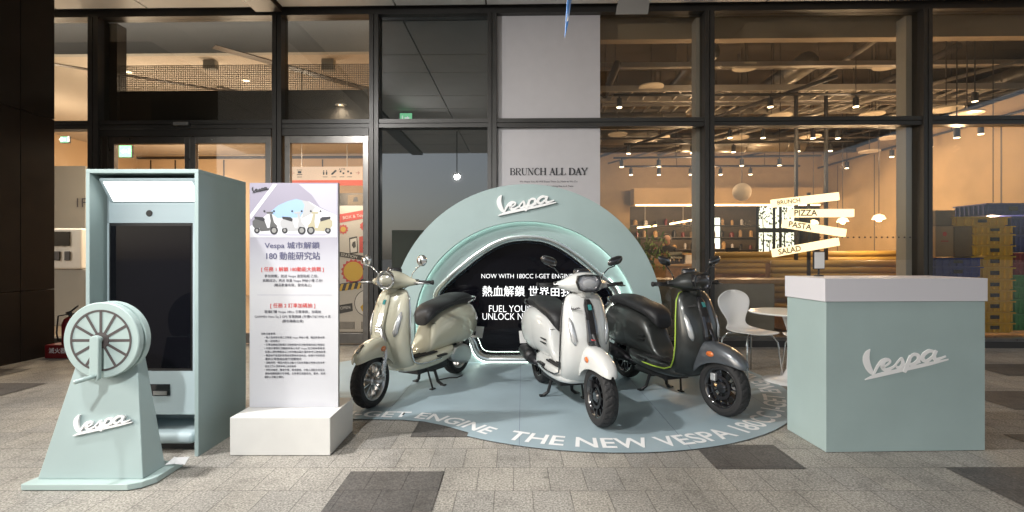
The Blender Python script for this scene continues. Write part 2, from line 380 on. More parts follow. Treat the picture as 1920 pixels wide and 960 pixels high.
# floor graphic: two joined discs of pale blue vinyl
LC, LR, RC, RR = Vector((-1.16, 4.86)), 1.20, Vector((.58, 4.92)), 1.85
out = []
for k in range(0, 41): a = R(100+k*(170/40)); out.append(LC+Vector((math.cos(a), math.sin(a)))*LR)
out += [Vector((-.90, 3.655)), Vector((-.72, 3.62)), Vector((-.55, 3.53)), Vector((-.37, 3.40))]
for k in range(0, 61): a = R(-121+k*(200/60)); out.append(RC+Vector((math.cos(a), math.sin(a)))*RR)
fg = thing('floor_graphic', 'pale blue vinyl floor graphic with curved white lettering under the scooters', 'floor graphic', (0, 0, .006))
MB().add([(p.x, p.y, .002) for p in out], [tuple(range(len(out)))]).build('vinyl_sheet', 'vinyl', fg)
for xx, ya, yb in ((-1.05, 3.70, 6.0), (-.02, 3.18, 6.5), (1.06, 3.14, 6.6), (1.98, 3.75, 6.1)):
    MB().box(xx-.0012, xx+.0012, ya, yb, .0022, .0026).build('seam', 'ink_slate', fg)
def path_text(s, size, path, start, parent, name, bold=.004, total=None, fromend=False):
    me = text_data(s, size, bold, align='LEFT')
    for k in range(1): pass
    L = [0]
    for i in range(1, len(path)): L.append(L[-1]+(path[i]-path[i-1]).length)
    xs = [v.co.x for v in me.vertices]; w = max(xs)-min(xs); f = (total/w) if total else 1
    if fromend: start = L[-1]-w*f-start
    for v in me.vertices:
        d = start+(v.co.x-min(xs))*f; h = v.co.y; i = 0
        while i < len(L)-2 and L[i+1] < d: i += 1
        T = (path[i+1]-path[i]).normalized(); N = Vector((-T.y, T.x)); p = path[i]+T*(d-L[i])+N*h
        v.co = (p.x, p.y, 0)
    o = link(name, me, 'white_logo', parent); o.location = (0, 0, .004); return o
rp = [RC+Vector((math.cos(R(a/2)), math.sin(R(a/2))))*(RR-.145) for a in range(-240, 80)]
path_text('THE NEW VESPA 180CC I-GET ENGINE', .235, rp, .20, fg, 'lettering', total=3.62)
lp = [LC+Vector((math.cos(R(a)), math.sin(R(a))))*(LR-.10) for a in range(130, 262, 2)]
lp += [Vector(q) for q in ((-1.02, 3.765), (-.85, 3.76), (-.66, 3.71), (-.48, 3.61), (-.33, 3.50), (-.15, 3.36))]
path_text('THE NEW VESPA 180CC I-GET ENGINE', .19, lp, .08, fg, 'lettering', total=3.35, fromend=True)

# canopy ceiling over the forecourt
CZ = 4.555
cp = MB(); xs = [-9, -6.3, -5.05, -3.60]; xs2 = [-3.22, -1.69, -.48, 3.20, 4.85, 6.5, 8.2, 10]
ysr = [-2.5, -1.2, 0, 1.2, 2.4, 3.3, 4.6, 5.4, 6.58]
for X in (xs, xs2):
    for i in range(len(X)-1):
        for j in range(len(ysr)-1): cp.box(X[i]+.012, X[i+1]-.012, ysr[j]+.012, ysr[j+1]-.012, CZ, CZ+.05)
struct('canopy_ceiling', cp, 'canopy')
struct('canopy_structure', MB().box(-9, 10, -2.5, WY+.3, CZ+.06, CZ+.6).box(-3.585, -3.235, -2.5, 6.6, CZ-.05, CZ+.055), 'canopy_dark')

# dark clad column on the left
col = thing('clad_column', 'tall dark bronze metal clad column at the left edge', 'column', (0, 0, 0))
cx = -5.77
for z0, z1 in ((0, .81), (.816, 2.9), (2.906, CZ)):
    MB().box(-9.5, cx, 4.3, 5.58, z0, z1).build('cladding_panel', 'cladding', col, bevel=.004)
    MB().box(-9.5, cx, 5.586, 6.0, z0, z1).build('cladding_panel', 'cladding', col, bevel=.004)

# ---------------------------------------------------------------- glass wall
fac = thing('glass_facade', 'dark framed floor to ceiling glass wall behind the display', 'glass wall', (0, 0, 0))
zt = ZY(1000, 27, WY); zs = ZY(1000, 650, WY); ztr0, ztr1 = ZY(1000, 239, WY), ZY(1000, 223, WY)
def mull(px0, px1, y0=WY-.06, y1=WY+.14, z0=0, z1=None, m='frame', name='mullion'):
    a, b_ = CY(px0, WY-.06), CY(px1, WY-.06)
    mb = MB(); g = .012
    mb.box(a, (a+b_)/2-g/2, y0, y1, z0, z1 or zt); mb.box((a+b_)/2+g/2, b_, y0, y1, z0, z1 or zt); mb.box((a+b_)/2-g/2, (a+b_)/2+g/2, y0+.03, y1-.01, z0, z1 or zt)
    return mb.build(name, m, fac)
for a, b_ in ((164, 183), (510, 527), (692, 709), (914, 931), (1322, 1340), (1732, 1749), (2120, 2137)): mull(a, b_)
xl, xr = CY(20, WY), CY(2300, WY)
tb = MB(); tb.box(xl, xr, WY-.04, WY+.1, ztr0+.062, ztr1); tb.box(xl, xr, WY-.04, WY+.1, ztr0, ztr0+.05); tb.box(xl, xr, WY-.02, WY+.09, ztr0+.05, ztr0+.062)
tb.build('transom', 'frame', fac)
MB().box(xl, xr, WY-.05, WY+.12, zt, zt+.10).build('head_frame', 'frame', fac)
MB().box(CY(709, WY), xr, WY-.05, WY+.12, 0, .085).build('sill_frame', 'frame', fac)
MB().box(xl, CY(164, WY), WY-.05, WY+.12, 0, .085).build('sill_frame', 'frame', fac)
MB().box(CY(931, WY), xr, WY-.035, WY+.06, .085, .125).build('sill_trim', 'steel_frame', fac)
# inner steel posts beside the mullions
for px0, px1 in ((1312, 1322), (1714, 1731)):
    MB().box(CY(px0, WY), CY(px1, WY), WY+.14, WY+.32, .1, zt).build('inner_post', 'lobby_grey', fac)
GY = WY+.04
def pane(px0, px1, z0, z1, m='glass_clear', name='pane', y=GY):
    return MB().box(CY(px0, WY)+.002, CY(px1, WY)-.002, y, y+.012, z0, z1).build(name, m, fac)
bays = [(22, 164), (183, 510), (527, 692), (1126, 1322), (1340, 1732), (1749, 2120)]
for a, b_ in bays: pane(a, b_, ztr1, zt)
pane(22, 164, .085, ztr0)
for a, b_ in bays[3:]: pane(a, b_, .125, ztr0)
pane(709, 914, ztr1, zt, 'glass_dark', 'tinted_pane'); pane(709, 914, .085, ztr0, 'glass_dark', 'tinted_pane')
# film with café lettering
for z0, z1 in ((ztr1, zt), (.125, ztr0)):
    MB().box(CY(931, WY), CY(1126, WY), GY, GY+.012, z0, z1).build('privacy_film', 'film', fac)
SER = {'B': ([[(12,0,13),(12,70,13)],[(2,2,4),(30,2,4),(46,8,11),(50,20,13),(44,32,9),(28,37,4),(12,37,4)],[(28,37,4),(42,42,9),(46,53,12),(40,64,8),(26,69,4),(2,69,4)]], 56),
 'R': ([[(12,0,13),(12,70,13)],[(3,2,4),(24,2,4)],[(3,69,4),(30,69,4),(44,64,9),(48,53,12),(44,41,9),(28,36,4),(12,36,4)],[(28,36,9),(48,4,13),(60,2,5)]], 60),
 'U': ([[(12,70,13),(12,24,13),(18,8,11),(32,1,5),(46,8,4),(50,24,4),(50,70,4)],[(2,69,4),(24,69,4)],[(42,69,4),(60,69,4)]], 62),
 'N': ([[(12,0,4),(12,70,4)],[(10,70,13),(52,2,13)],[(54,0,4),(54,70,4)],[(3,2,4),(22,2,4)],[(0,69,4),(14,69,4)],[(44,69,4),(64,69,4)]], 66),
 'C': ([[(52,50,5),(48,64,5),(32,70,6),(14,58,12),(8,35,14),(14,12,12),(32,0,6),(48,7,5),(54,18,4)]], 58),
 'H': ([[(12,0,13),(12,70,13)],[(54,0,13),(54,70,13)],[(12,36,4),(54,36,4)],[(2,2,4),(24,2,4)],[(2,69,4),(24,69,4)],[(43,2,4),(65,2,4)],[(43,69,4),(65,69,4)]], 68),
 'A': ([[(8,0,4),(31,70,4)],[(30,70,13),(54,0,13)],[(16,24,4),(44,24,4)],[(0,2,4),(18,2,4)],[(42,2,4),(64,2,4)]], 62),
 'L': ([[(12,0,13),(12,70,13)],[(2,69,4),(25,69,4)],[(2,2,4),(42,2,4),(50,18,4)]], 54),
 'D': ([[(12,0,13),(12,70,13)],[(2,2,4),(32,2,4),(54,16,12),(58,36,14),(52,56,12),(32,69,4),(2,69,4)]], 66),
 'Y': ([[(4,70,13),(30,32,10)],[(56,70,4),(30,32,4)],[(30,0,13),(30,34,12)],[(0,69,4),(18,69,4)],[(44,69,4),(64,69,4)],[(20,2,4),(40,2,4)]], 60), ' ': ([], 26)}
def serif(s, m, parent, width, loc):
    sts = []; x = 0
    for ch in s:
        g, w = SER[ch]; sts += [[(p[0]+x, p[1], p[2]) for p in st] for st in g]; x += w
    return strokes('lettering', sts, m, parent, width/x, .001, loc)
serif('BRUNCH ALL DAY', 'ink', fac, CY(1102, WY)-CY(956, WY), PT(956, 328.5, GY-.003))
text('lettering', 'We Hope You All Will Enjoy Them So Much as We Do.', .05, 'ink', fac, PT(1029, 340.5, GY-.003), width=CY(1082, WY)-CY(972, WY))
text('lettering', 'Coffee and Everything Else Is A Taste.', .05, 'ink', fac, PT(1040, 349, GY-.003), width=CY(1076, WY)-CY(1004, WY))
# manifestation dots on the café glass
for k in range(24):
    p = PT(1484+k*10.6, 445, GY-.004)
    MB().lathe([(0, 0), (.011, 0), (.011, .002), (0, .002)], 8, 'y', p).build('dot', 'ink', fac)
# sliding doors (left bays)
zd = ztr0
def door(px0, px1, name, hx=None):
    a, b_ = CY(px0, WY), CY(px1, WY); w = .075
    d = MB(); d.box(a, a+w, WY-.01, WY+.06, .02, zd-.1); d.box(b_-w, b_, WY-.01, WY+.06, .02, zd-.1)
    d.box(a+w, b_-w, WY-.01, WY+.06, zd-.2, zd-.1); d.box(a+w, b_-w, WY-.01, WY+.06, .02, .16)
    o = d.build(name, 'steel_frame', fac, bevel=.003)
    MB().box(a+w, b_-w, WY+.02, WY+.03, .16, zd-.2).build('door_glass', 'glass_clear', o)
    return o
door(205, 357, 'door'); door(357, 508, 'door'); door(534, 691, 'door')
MB().box(CY(183, WY), CY(510, WY), WY-.03, WY+.12, zd-.1, zd-.003).build('door_header', 'frame', fac)
MB().box(CY(527, WY), CY(692, WY), WY-.03, WY+.12, zd-.1, zd-.003).build('door_header', 'frame', fac)
for q in ((185, 193), (195, 204)): MB().box(CY(q[0], WY), CY(q[1], WY), WY-.03, WY+.1, 0, zd-.1).build('door_jamb', 'frame_bronze', fac)
p = PT(341, 232.5, WY-.07); MB().box(p.x-.10, p.x+.10, p.y-.03, p.y+.028, p.z-.025, p.z+.022).build('door_sensor', 'silver', fac, bevel=.004)
# dark fascia and perforated blind above the doors
za, zb_, zc = ZY(350, 222, WY), ZY(350, 171, WY+.2), ZY(350, 122, WY+.2)
MB().box(CY(183, WY+.2), CY(692, WY+.2), WY+.18, WY+.24, za-.05, zb_).build('fascia_panel', 'frame', fac)
MB().add([(CY(183, WY+.2), WY+.2, zb_), (CY(692, WY+.2), WY+.2, zb_), (CY(692, WY+.2), WY+.2, zc), (CY(183, WY+.2), WY+.2, zc)], [(0,1,2,3)]).build('perforated_blind', 'mesh_blind', fac)
MB().box(CY(183, WY), CY(205, WY), WY+.13, WY+.3, za, zt).build('side_panel', 'frame', fac)

# ---------------------------------------------------------------- lobby behind the doors
LX0, LX1, LY1, LZ = -12, CY(700, WY), 15.2, 4.35
IZ = 4.9
struct('lobby_floor', MB().add([(LX0, WY+.02, .003), (LX1, WY+.02, .003), (LX1, LY1, .003), (LX0, LY1, .003)], [(0,1,2,3)]), 'floor_inside')
struct('lobby_ceiling', MB().box(LX0, LX1, WY+.9, LY1, LZ, LZ+.1), 'lobby_ceiling')
struct('lobby_soffit', MB().box(LX0, LX1, WY+.80, WY+.90, LZ, IZ), 'lobby_grey')
struct('lobby_wall', MB().box(LX0, LX1, LY1, LY1+.1, 0, LZ), 'lobby_wall')
struct('lobby_wall', MB().box(LX0-.1, LX0, WY, LY1, 0, LZ), 'lobby_wall')
struct('lobby_wall', MB().box(LX1, LX1+.1, WY+.15, 18.5, 0, IZ), 'lobby_wall')
tr = MB(); tr.box(LX0, LX1, LY1-.03, LY1, LZ-.12, LZ-.04)
for px in (283, 329, 420, 605): x = CY(px, LY1); tr.box(x-.015, x+.015, LY1-.02, LY1, 0, LZ-.15)
struct('lobby_wall_trim', tr, 'frame_bronze')
cg = MB()
for (xa, ya, xb, yb, w) in ((-4.6, 7.3, -1.2, 11.2, .09), (-8.4, 7.4, -3.8, 10.5, .05), (-5.6, 9.0, -3.5, 13, .05)):
    d = Vector((xb-xa, yb-ya)).normalized(); q = Vector((-d.y, d.x))*w
    cg.plate([(xa-q.x, ya-q.y), (xb-q.x, yb-q.y), (xb+q.x, yb+q.y), (xa+q.x, ya+q.y)], LZ-.012, LZ-.003)
struct('ceiling_slot', cg, 'canopy_dark')
def lamp(kind, name, loc, energy, color, size=.1, rot=None, parent=None, spot=None, blend=.6):
    ld = bpy.data.lights.new(name, kind); ld.energy = energy; ld.color = color
    if kind == 'AREA': ld.size = size
    else: ld.shadow_soft_size = size
    if spot: ld.spot_size = R(spot); ld.spot_blend = blend
    o = bpy.data.objects.new(name, ld); sc.collection.objects.link(o); o.location = loc
    if rot: o.rotation_euler = rot
    if parent: o.parent = parent
    return o
WARM = (1, .71, .44)
def downlight(px, py, label, e=28, zc=None):
    t = (zc or LZ)-H; t = t*FPX/(480-py); u = (px-960)/FPX; p = CW(u*t, t)
    d = thing('recessed_downlight', label, 'downlight', (p.x, p.y, (zc or LZ)), group='downlights in the lobby ceiling')
    MB().lathe([(.055, -.012), (.085, -.012), (.085, 0), (.055, 0)], 20, close=True).build('trim_ring', 'white_gloss', d)
    MB().lathe([(0, -.004), (.055, -.004)], 20).build('lens', 'lamp_spot', d)
    if e: lamp('SPOT', 'lobby_lamp', (0, 0, -.03), e*1.7, (1, .83, .63), .12, (0, 0, 0), d, 165, 1); lamp('POINT', 'lobby_glow', (0, 0, -1.2), e*.25, (1, .83, .63), .3, parent=d)
    return d
downlight(240, 134, 'round lit downlight behind the left upper window', 200)
downlight(461, 150, 'small lit downlight beside the door bay mullion', 170)
downlight(322, 262, 'lit downlight seen through the left door leaf', 220)
downlight(560, 235, 'lit downlight behind the fascia of the right door', 230)
downlight(88, 190, 'added downlight hidden behind the dark column to light the narrow bay', 200)  # unseen lamp added to brighten the narrow left bay
downlight(640, 197, 'added downlight tucked behind the fascia to light the poster', 45, 3.35)  # extra unseen lamp, added because the poster front was dark
# hanging box speakers
def hang_box(px, py, label):
    p = PT(px, py, WY+1.1)
    s = thing('hanging_speaker', label, 'speaker', p, group='speakers behind the upper windows')
    MB().box(-.10, .10, -.05, .05, -.19, -.01).build('speaker_body', 'lobby_grey', s, bevel=.01)
    MB().box(-.12, .12, -.07, .07, 0, .08).build('bracket', 'frame_bronze', s, bevel=.01)
    MB().cyl((0, 0, .08), (0, 0, LZ-p.z), .01).build('rod', 'frame_bronze', s)
hang_box(395, 108, 'grey box speaker hanging behind the window above the sliding doors'); hang_box(616, 110, 'grey box speaker hanging behind the window over the single door')
def exit_sign(loc, label, w=.30, h=.16, rz=0):
    s = thing('exit_sign', label, 'exit sign', loc, rz, group='green exit signs')
    MB().box(-w/2, w/2, -.015, .03, -h/2, h/2).build('housing', 'frame', s)
    MB().box(-w/2+.008, w/2-.008, -.019, -.0155, -h/2+.008, h/2-.008).build('panel', 'exit_green', s)
    a = MB(); a.add([(-.09, -.022, 0), (-.03, -.022, .045), (-.03, -.022, .018), (.03, -.022, .018), (.03, -.022, -.018), (-.03, -.022, -.018), (-.03, -.022, -.045)], [(0,1,2,3,4,5,6)])
    a.lathe([(0, 0), (.016, 0)], 10, 'y', (.08, -.022, .04)); a.box(.066, .094, -.0225, -.0215, -.04, .02)
    a.build('pictogram', 'exit_white', s); return s
exit_sign(PT(236, 284, 9.5), 'green exit sign seen through the left door leaf', .26, .24); exit_sign(PT(122, 262, 8.3), 'green exit sign behind the narrow window by the column', .15, .11)
s = exit_sign((-2.68, 2.2, CZ-.16), 'green exit sign hanging from the canopy in front of the tinted pane', .30, .24, R(180))
# directory sign
ds = thing('directory_sign', 'hanging lobby directory sign with pictograms above a red strip', 'hanging sign', PT(612, 330, 8.4))
wsg = CY(678, 8.4)-CY(545, 8.4); hs = ZY(612, 313, 8.4)-ZY(612, 348, 8.4)
mat('sign_pink', (.80, .62, .50), .5, emit=(1, .75, .55), es=.35); mat('sign_red', (.75, .12, .06), .5, emit=(1, .15, .07), es=.35)
MB().box(-wsg/2, wsg/2, 0, .04, -hs/2+.09, hs/2).build('board', 'sign_pink', ds); MB().box(-wsg/2, wsg/2, 0, .04, -hs/2, -hs/2+.088).build('red_strip', 'sign_red', ds)
for ix in (-.46, -.02, .13, .27, .40):
    ic = MB()
    if ix in (-.02,):
        for q in (-.025, .025): ic.box(ix+q-.012, ix+q+.012, -.006, -.003, .02, .07); ic.lathe([(0, 0), (.011, 0)], 8, 'y', (ix+q, -.005, .085))
    elif ix == .13: ic.add([(ix-.045, -.005, .02), (ix-.02, -.005, .02), (ix+.045, -.005, .08), (ix+.045, -.005, .10), (ix+.02, -.005, .10), (ix-.045, -.005, .04)], [(0,1,2,3,4,5)])
    elif ix == -.46: ic.box(ix-.045, ix+.045, -.006, -.003, .02, .032); ic.box(ix-.03, ix+.03, -.006, -.003, .045, .085); ic.box(ix-.045, ix+.045, -.006, -.003, .1, .108)
    else:
        ic.box(ix-.04, ix-.01, -.006, -.003, .06, .09); ic.box(ix+.01, ix+.04, -.006, -.003, .03, .06)
    ic.box(ix-.04, ix+.04, -.006, -.003, -.02, -.012)
    ic.build('pictogram', 'ink', ds)
text('lettering', 'ATM', .055, 'ink', ds, (.27, -.008, .11)); text('lettering', '→', .09, 'ink_red', ds, (.54, -.004, .05)); text('lettering', '←', .09, 'ink_red', ds, (-.58, -.004, .05))
for q in (-.43, .35): MB().cyl((q, .02, hs/2), (q, .02, LZ-ds.location.z), .008).build('suspension_rod', 'white_gloss', ds)
for px in (618, 652):
    p = PT(px, 253, 8.9)
    s_ = thing('track_spotlight', 'lit warm spotlight, %s of the pair above the directory sign' % ('left' if px == 618 else 'right'), 'spotlight', p, group='spotlights over the directory sign')
    MB().cyl((0, 0, 0), (0, 0, .12), .05, r2=.03).build('spot_body', 'white_gloss', s_, smooth=True); MB().lathe([(0, -.004), (.046, -.004)], 16).build('lens', 'lamp_spot', s_)
# poster kiosk behind the door
ps = thing('poster_stand', 'tall toy shop poster behind the glass door right of the white banner', 'poster', PT(664, 500, 7.3))
pw = CY(694, 7.3)-CY(600, 7.3); z0 = ZY(664, 622, 7.3)-ps.location.z; z1 = ZY(664, 385, 7.3)-ps.location.z; z2 = ZY(664, 362, 7.3)-ps.location.z
MB().box(-pw/2, pw/2, 0, .05, z0-.32, z2).build('stand_body', 'frame_bronze', ps); MB().box(-pw/2+.01, pw/2-.01, -.006, -.001, z0, z1-.005).build('poster_sheet', 'poster_paper', ps)
def pxy(px, py): p = PT(px, py, 7.3)-ps.location; return p.x, p.z
def pquad(pts, m, d, name='print'): MB().add([(*[pxy(*q)[0]], -d, pxy(*q)[1]) for q in pts], [tuple(range(len(pts)))]).build(name, m, ps)
pquad([(637,402),(687,393),(687,409),(637,418)], 'ink_red', .010); t_ = pxy(664, 406); text('lettering', 'BOX & Toys', .08, 'paper', ps, (t_[0], -.013, t_[1]), rot=(90, -8, 0), width=.33)
pquad([(655,446),(670,443),(672,474),(656,477)], 'ink', .010); pquad([(657,449),(669,446),(670,472),(658,474)], 'paper', .012)
pquad([(662,454),(667,452),(668,462),(664,466),(660,460)], 'ink', .014)
pquad([(674,444),(690,441),(690,474),(674,474)], 'ink_red', .010)
pquad([(637,472),(690,481),(690,490),(637,481)], 'ink', .010); t_ = pxy(655, 480); text('lettering', 'STATION', .06, 'paper', ps, (t_[0], -.013, t_[1]), rot=(90, 9, 0), width=.24)
pquad([(637,532),(678,526),(678,540),(637,546)], 'ink', .010)
for k in range(4): pquad([(640+k*11, 533-k), (645+k*11, 532-k), (641+k*11, 545-k), (636+k*11, 546-k)], 'yellow', .012)
def pdisc(px, py, r, m, d, n=28, star=0, name='print'):
    c = pxy(px, py); pts = []
    for k in range(n): a = 2*math.pi*k/n; q = r*(1+(star if k % 2 else 0)); pts.append((c[0]+q*math.cos(a), -d, c[1]+q*math.sin(a)))
    MB().add(pts, [tuple(range(n))]).build(name, m, ps)
pdisc(663, 509, .16, 'ink_red', .010, 32, .18); pdisc(663, 509, .145, 'yellow', .013)
pdisc(694-4, 568, .20, 'ink', .0115, 36); pdisc(690, 568, .19, 'paper', .0128, 36)
pquad([(676,575),(690,562),(690,572),(680,584)], 'yellow', .016)
pdisc(644, 430, .06, 'ink_red', .010, 20, .3); pdisc(644, 430, .04, 'yellow', .012, 20); pdisc(683, 424, .055, 'ink_red', .010, 16, .2)
pquad([(637,572),(661,568),(662,583),(637,588)], 'ink', .010); t_ = pxy(648, 577); text('lettering', 'OPEN', .06, 'paper', ps, (t_[0], -.013, t_[1]), rot=(90, -6, 0), width=.15)
for k in range(14): q = 637+k*2.1; pquad([(q,603),(q+1.1,603),(q+1.1,617),(q,617)], 'ink', .010)
for k in range(5): q = 678+k*2.2; pquad([(q,603),(q+1.1,603),(q+1.1,617),(q,617)], 'ink', .010)
pquad([(652,366),(684,364),(684,384),(652,384)], 'cardboard_dark', .004); pquad([(664,370),(670,369),(672,378),(662,378)], 'ink', .006)
# cash machine and wall lettering behind the narrow left window
am = thing('cash_machine', 'white cash machine behind the narrow window beside the column', 'cash machine', CW((124-960)/FPX*8.6, 8.6, 0))
za_, zb2 = 1.22-30/FPX*8.6, 1.22+52/FPX*8.6
MB().box(-.45, .35, 0, .6, 0, za_+.05).build('cabinet', 'lobby_grey', am, bevel=.02); MB().box(-.42, .30, -.03, .5, za_+.05, zb2).build('front_panel', 'white_gloss', am, bevel=.03)
for q in (-.12, .06): MB().box(q-.05, q+.05, -.05, -.035, za_+.2, za_+.36).build('keypad', 'dark_metal', am, bevel=.01)
MB().box(-.38, .1, -.05, -.035, za_+.45, zb2-.06).build('screen', 'black_screen', am)
text('wall_lettering', '1F', .26, 'ink_grey', None, PT(151, 381, 9.6)); tag(bpy.context.scene.collection.objects['wall_lettering'], 'dark 1F wall lettering behind the narrow window', 'wall lettering')
struct('lobby_partition', MB().box(-9.9, CY(166, 9.7), 9.62, 9.75, 0, 3.0), 'lobby_grey')
# fire extinguisher
fx = thing('fire_extinguisher', 'red fire extinguisher in its floor stand beside the dark column', 'fire extinguisher', CW((124-960)/FPX*6.0, 6.0, 0))
MB().box(-.17, .17, -.1, .1, 0, .16).build('floor_stand', 'red', fx, bevel=.01)
MB().lathe([(0, .02), (.075, .02), (.08, .06), (.08, .40), (.06, .46), (.02, .49), (0, .49)], 20, o=(.05, 0, 0)).build('cylinder_body', 'red', fx, smooth=True)
MB().cyl((.05, 0, .48), (.05, 0, .54), .018).tube([(.0, 0, .53), (.06, 0, .55), (.15, 0, .62)], .010).tube([(.0, 0, .52), (.12, 0, .52)], .009).build('valve_handle', 'black', fx)
MB().tube([(.05, -.02, .52), (-.05, -.05, .50), (-.06, -.06, .3), (-.03, -.07, .2)], .009).build('hose', 'black', fx, smooth=True)
text('lettering', '滅火器', .07, 'white_logo', fx, (-.01, -.104, .09))

# ---------------------------------------------------------------- café behind the glass
CX0, CX1, CY1 = LX1+.1, 7.9, 13.2
struct('cafe_floor', MB().add([(LX1, WY+.02, .003), (11, WY+.02, .003), (11, 18.5, .003), (LX1, 18.5, .003)], [(0,1,2,3)]), 'floor_inside')
struct('cafe_ceiling', MB().box(LX1, 11, WY+.02, 18.5, 5.3, 5.4), 'slab')
struct('cafe_side_wall', MB().box(CX1, CX1+.15, WY+.13, 13.2, 0, 3.78), 'plaster')
struct('cafe_side_wall', MB().box(10.9, 11, WY+.1, 18.5, 0, 5.3), 'slab')
struct('cafe_soffit', MB().box(CY(1126, WY), 9.9, WY+.35, WY+.5, ZY(1400, 75, WY+.4), 5.3), 'cafe_soffit')
gj = MB()
for y in (8.35, 9.75, 11.3, 12.6): gj.box(CX1-.004, CX1, y-.012, y+.012, 0, 3.5)
struct('wall_joint', gj, 'pipe_dark')
BW = 13.2   # bulkhead wall plane
x0, x1 = CY(1181, BW), CY(1456, BW)
bw = MB(); bw.box(CX0, 10.9, BW, BW+.15, ZY(1300, 312, BW), 5.3); bw.box(CX0, x0, BW, BW+.15, 0, ZY(1300, 312, BW)); bw.box(x1+1.3, CX1, BW, BW+.15, 0, ZY(1300, 312, BW))
bw.box(x0, x1+1.3, BW, BW+.15, ZY(1300, 386, BW), ZY(1300, 312, BW)); struct('cafe_back_wall', bw, 'cafe_wall')
MB().box(x0, x1+.9, BW-.5, BW-.02, ZY(1300, 386, BW), ZY(1300, 357, BW)).build('bulkhead', 'plaster'); tag(sc.collection.objects['bulkhead'], kind='structure')
MB().box(x0+.05, x1+.85, BW-.48, BW-.44, ZY(1300, 389, BW), ZY(1300, 387, BW)).build('t', 'lamp_warm'); o = sc.collection.objects['t']; o.name = 'strip_light'; tag(o, 'thin warm strip light under the long bulkhead in the café', 'strip light')
# kitchen room behind the bulkhead
struct('kitchen_wall', MB().box(CX0, CY(1340, 17), 17, 17.1, 0, 4).box(CY(1352, 17), CY(1421, 17), 17, 17.1, 0, 4).box(CY(1500, 17), 11, 17, 17.1, 0, 4).box(CY(1421, 17), CY(1500, 17), 17, 17.1, ZY(1450, 386, 17), 4).box(CY(1421, 17), CY(1500, 17), 17, 17.1, 0, ZY(1450, 474, 17)).box(CY(1340, 17), CY(1352, 17), 17, 17.1, 0, ZY(1346, 466, 17)).box(CY(1340, 17), CY(1352, 17), 17, 17.1, ZY(1346, 408, 17), 4), 'slab')
struct('kitchen_ceiling', MB().box(CX0, 11, BW+.15, 17.1, 3.05, 3.15), 'slab')
wf = thing('back_window', 'bright garden window with dark bars behind the lit menu boards', 'window', (0, 0, 0))
fr = MB()
for px in (1420, 1451, 1463, 1499): fr.box(CY(px-1.6, 16.95), CY(px+1.6, 16.95), 16.9, 16.98, ZY(1450, 474, 17), ZY(1450, 386, 17))
fr.box(CY(1420, 16.95), CY(1500, 16.95), 16.88, 16.98, ZY(1450, 436, 17), ZY(1450, 428, 17)); fr.build('window_frame', 'black', wf)
MB().box(CY(1421, 17), CY(1500, 17), 17.02, 17.03, ZY(1450, 474, 17), ZY(1450, 386, 17)).build('pane', 'glass_clear', wf)
MB().box(CY(1300, 24), CY(1620, 24), 24, 24.1, -.5, 6).build('daylight_backdrop', 'outdoor_bright'); tag(sc.collection.objects['daylight_backdrop'], kind='structure')  # glowing panel that stands in for the daylight outside
for k, (px, py) in enumerate(((1430, 400), (1442, 452), (1470, 395), (1484, 448))):
    c = PT(px, py, 19+k*.4); sh = thing('garden_shrub', ['loose green shrub beyond the left upper garden pane', 'green shrub beyond the left lower garden pane', 'pale green shrub beyond the right upper garden pane', 'green shrub beyond the right lower garden pane'][k], 'shrub', (c.x, c.y, 0), group='shrubs beyond the back window')
    lf = MB()
    for q in range(70):
        a = Vector((rnd.gauss(0, .28), rnd.gauss(0, .15), c.z+rnd.gauss(0, .3))); e = Euler((rnd.random()*6, rnd.random()*6, rnd.random()*6)).to_matrix()
        lf.add([a+e@Vector(p) for p in ((-.07, 0, 0), (0, .035, 0), (.07, 0, 0), (0, -.035, 0))], [(0, 1, 2, 3)])
    lf.build('foliage', 'leaf', sh); MB().tube([(0, 0, 0), (.03, 0, c.z*.6), (0, 0, c.z)], [.03, .025, .01]).build('stem', 'bark', sh)

# ceiling services
def svc(name, mb, m, label, cat, group=None, **k): return tag(mb.build(name, m, **k), label, cat, group)
for i, (y, z, h, nm) in enumerate(((8.3, 3.96, .10, 'nearest'), (9.3, 4.02, .10, 'second'), (10.8, 4.1, .10, 'farthest'))):
    t_ = thing('cable_tray', 'ladder cable tray under the café ceiling, %s the glass' % {'nearest': 'nearest to', 'second': 'second from', 'farthest': 'farthest from'}[nm], 'cable tray', (0, 0, 0), group='cable trays under the café ceiling')
    rl = MB(); X0, X1 = 1.2, 10.8
    for dy in (0, .55): rl.box(X0, X1, y+dy, y+dy+.03, z, z+h)
    rl.build('side_rails', 'tray_metal', t_)
    rg = MB(); x = X0+.1
    while x < X1: rg.box(x, x+.03, y+.03, y+.55, z+.02, z+.05); x += .27
    rg.build('rungs', 'tray_metal', t_)
    rd = MB()
    for k in range(4): q = X0+.4+k*1.35; rd.cyl((q, y+.28, z+h), (q, y+.28, 5.3), .007, 6)
    rd.build('hanger_rods', 'pipe_dark', t_)
def duct(pts, r, label, m='duct'):
    mb = MB(); P = [Vector(p) for p in pts]; mb.tube(P, r, 20)
    for i in range(len(P)-1):
        d = (P[i+1]-P[i]); L = d.length; k = .5
        while k < L: c = P[i]+d.normalized()*k; mb.cyl(c-d.normalized()*.015, c+d.normalized()*.015, r*1.05, 20); k += .9
    return svc('air_duct', mb, m, label, 'air duct', 'air ducts under the café ceiling', smooth=True)
duct([(1.3, 11.6, 3.98), (2.4, 11.6, 3.98), (3.1, 11.5, 3.98)], .17, 'short round metal duct end with a bend high behind the arch side')
duct([(1.35, 9.9, 3.95), (3.2, 9.9, 3.95)], .13, 'thin round duct running left to right near the white film')
duct([(3.6, 11.3, 3.75), (6.3, 11.3, 3.75)], .2, 'long round duct over the booth side of the café')
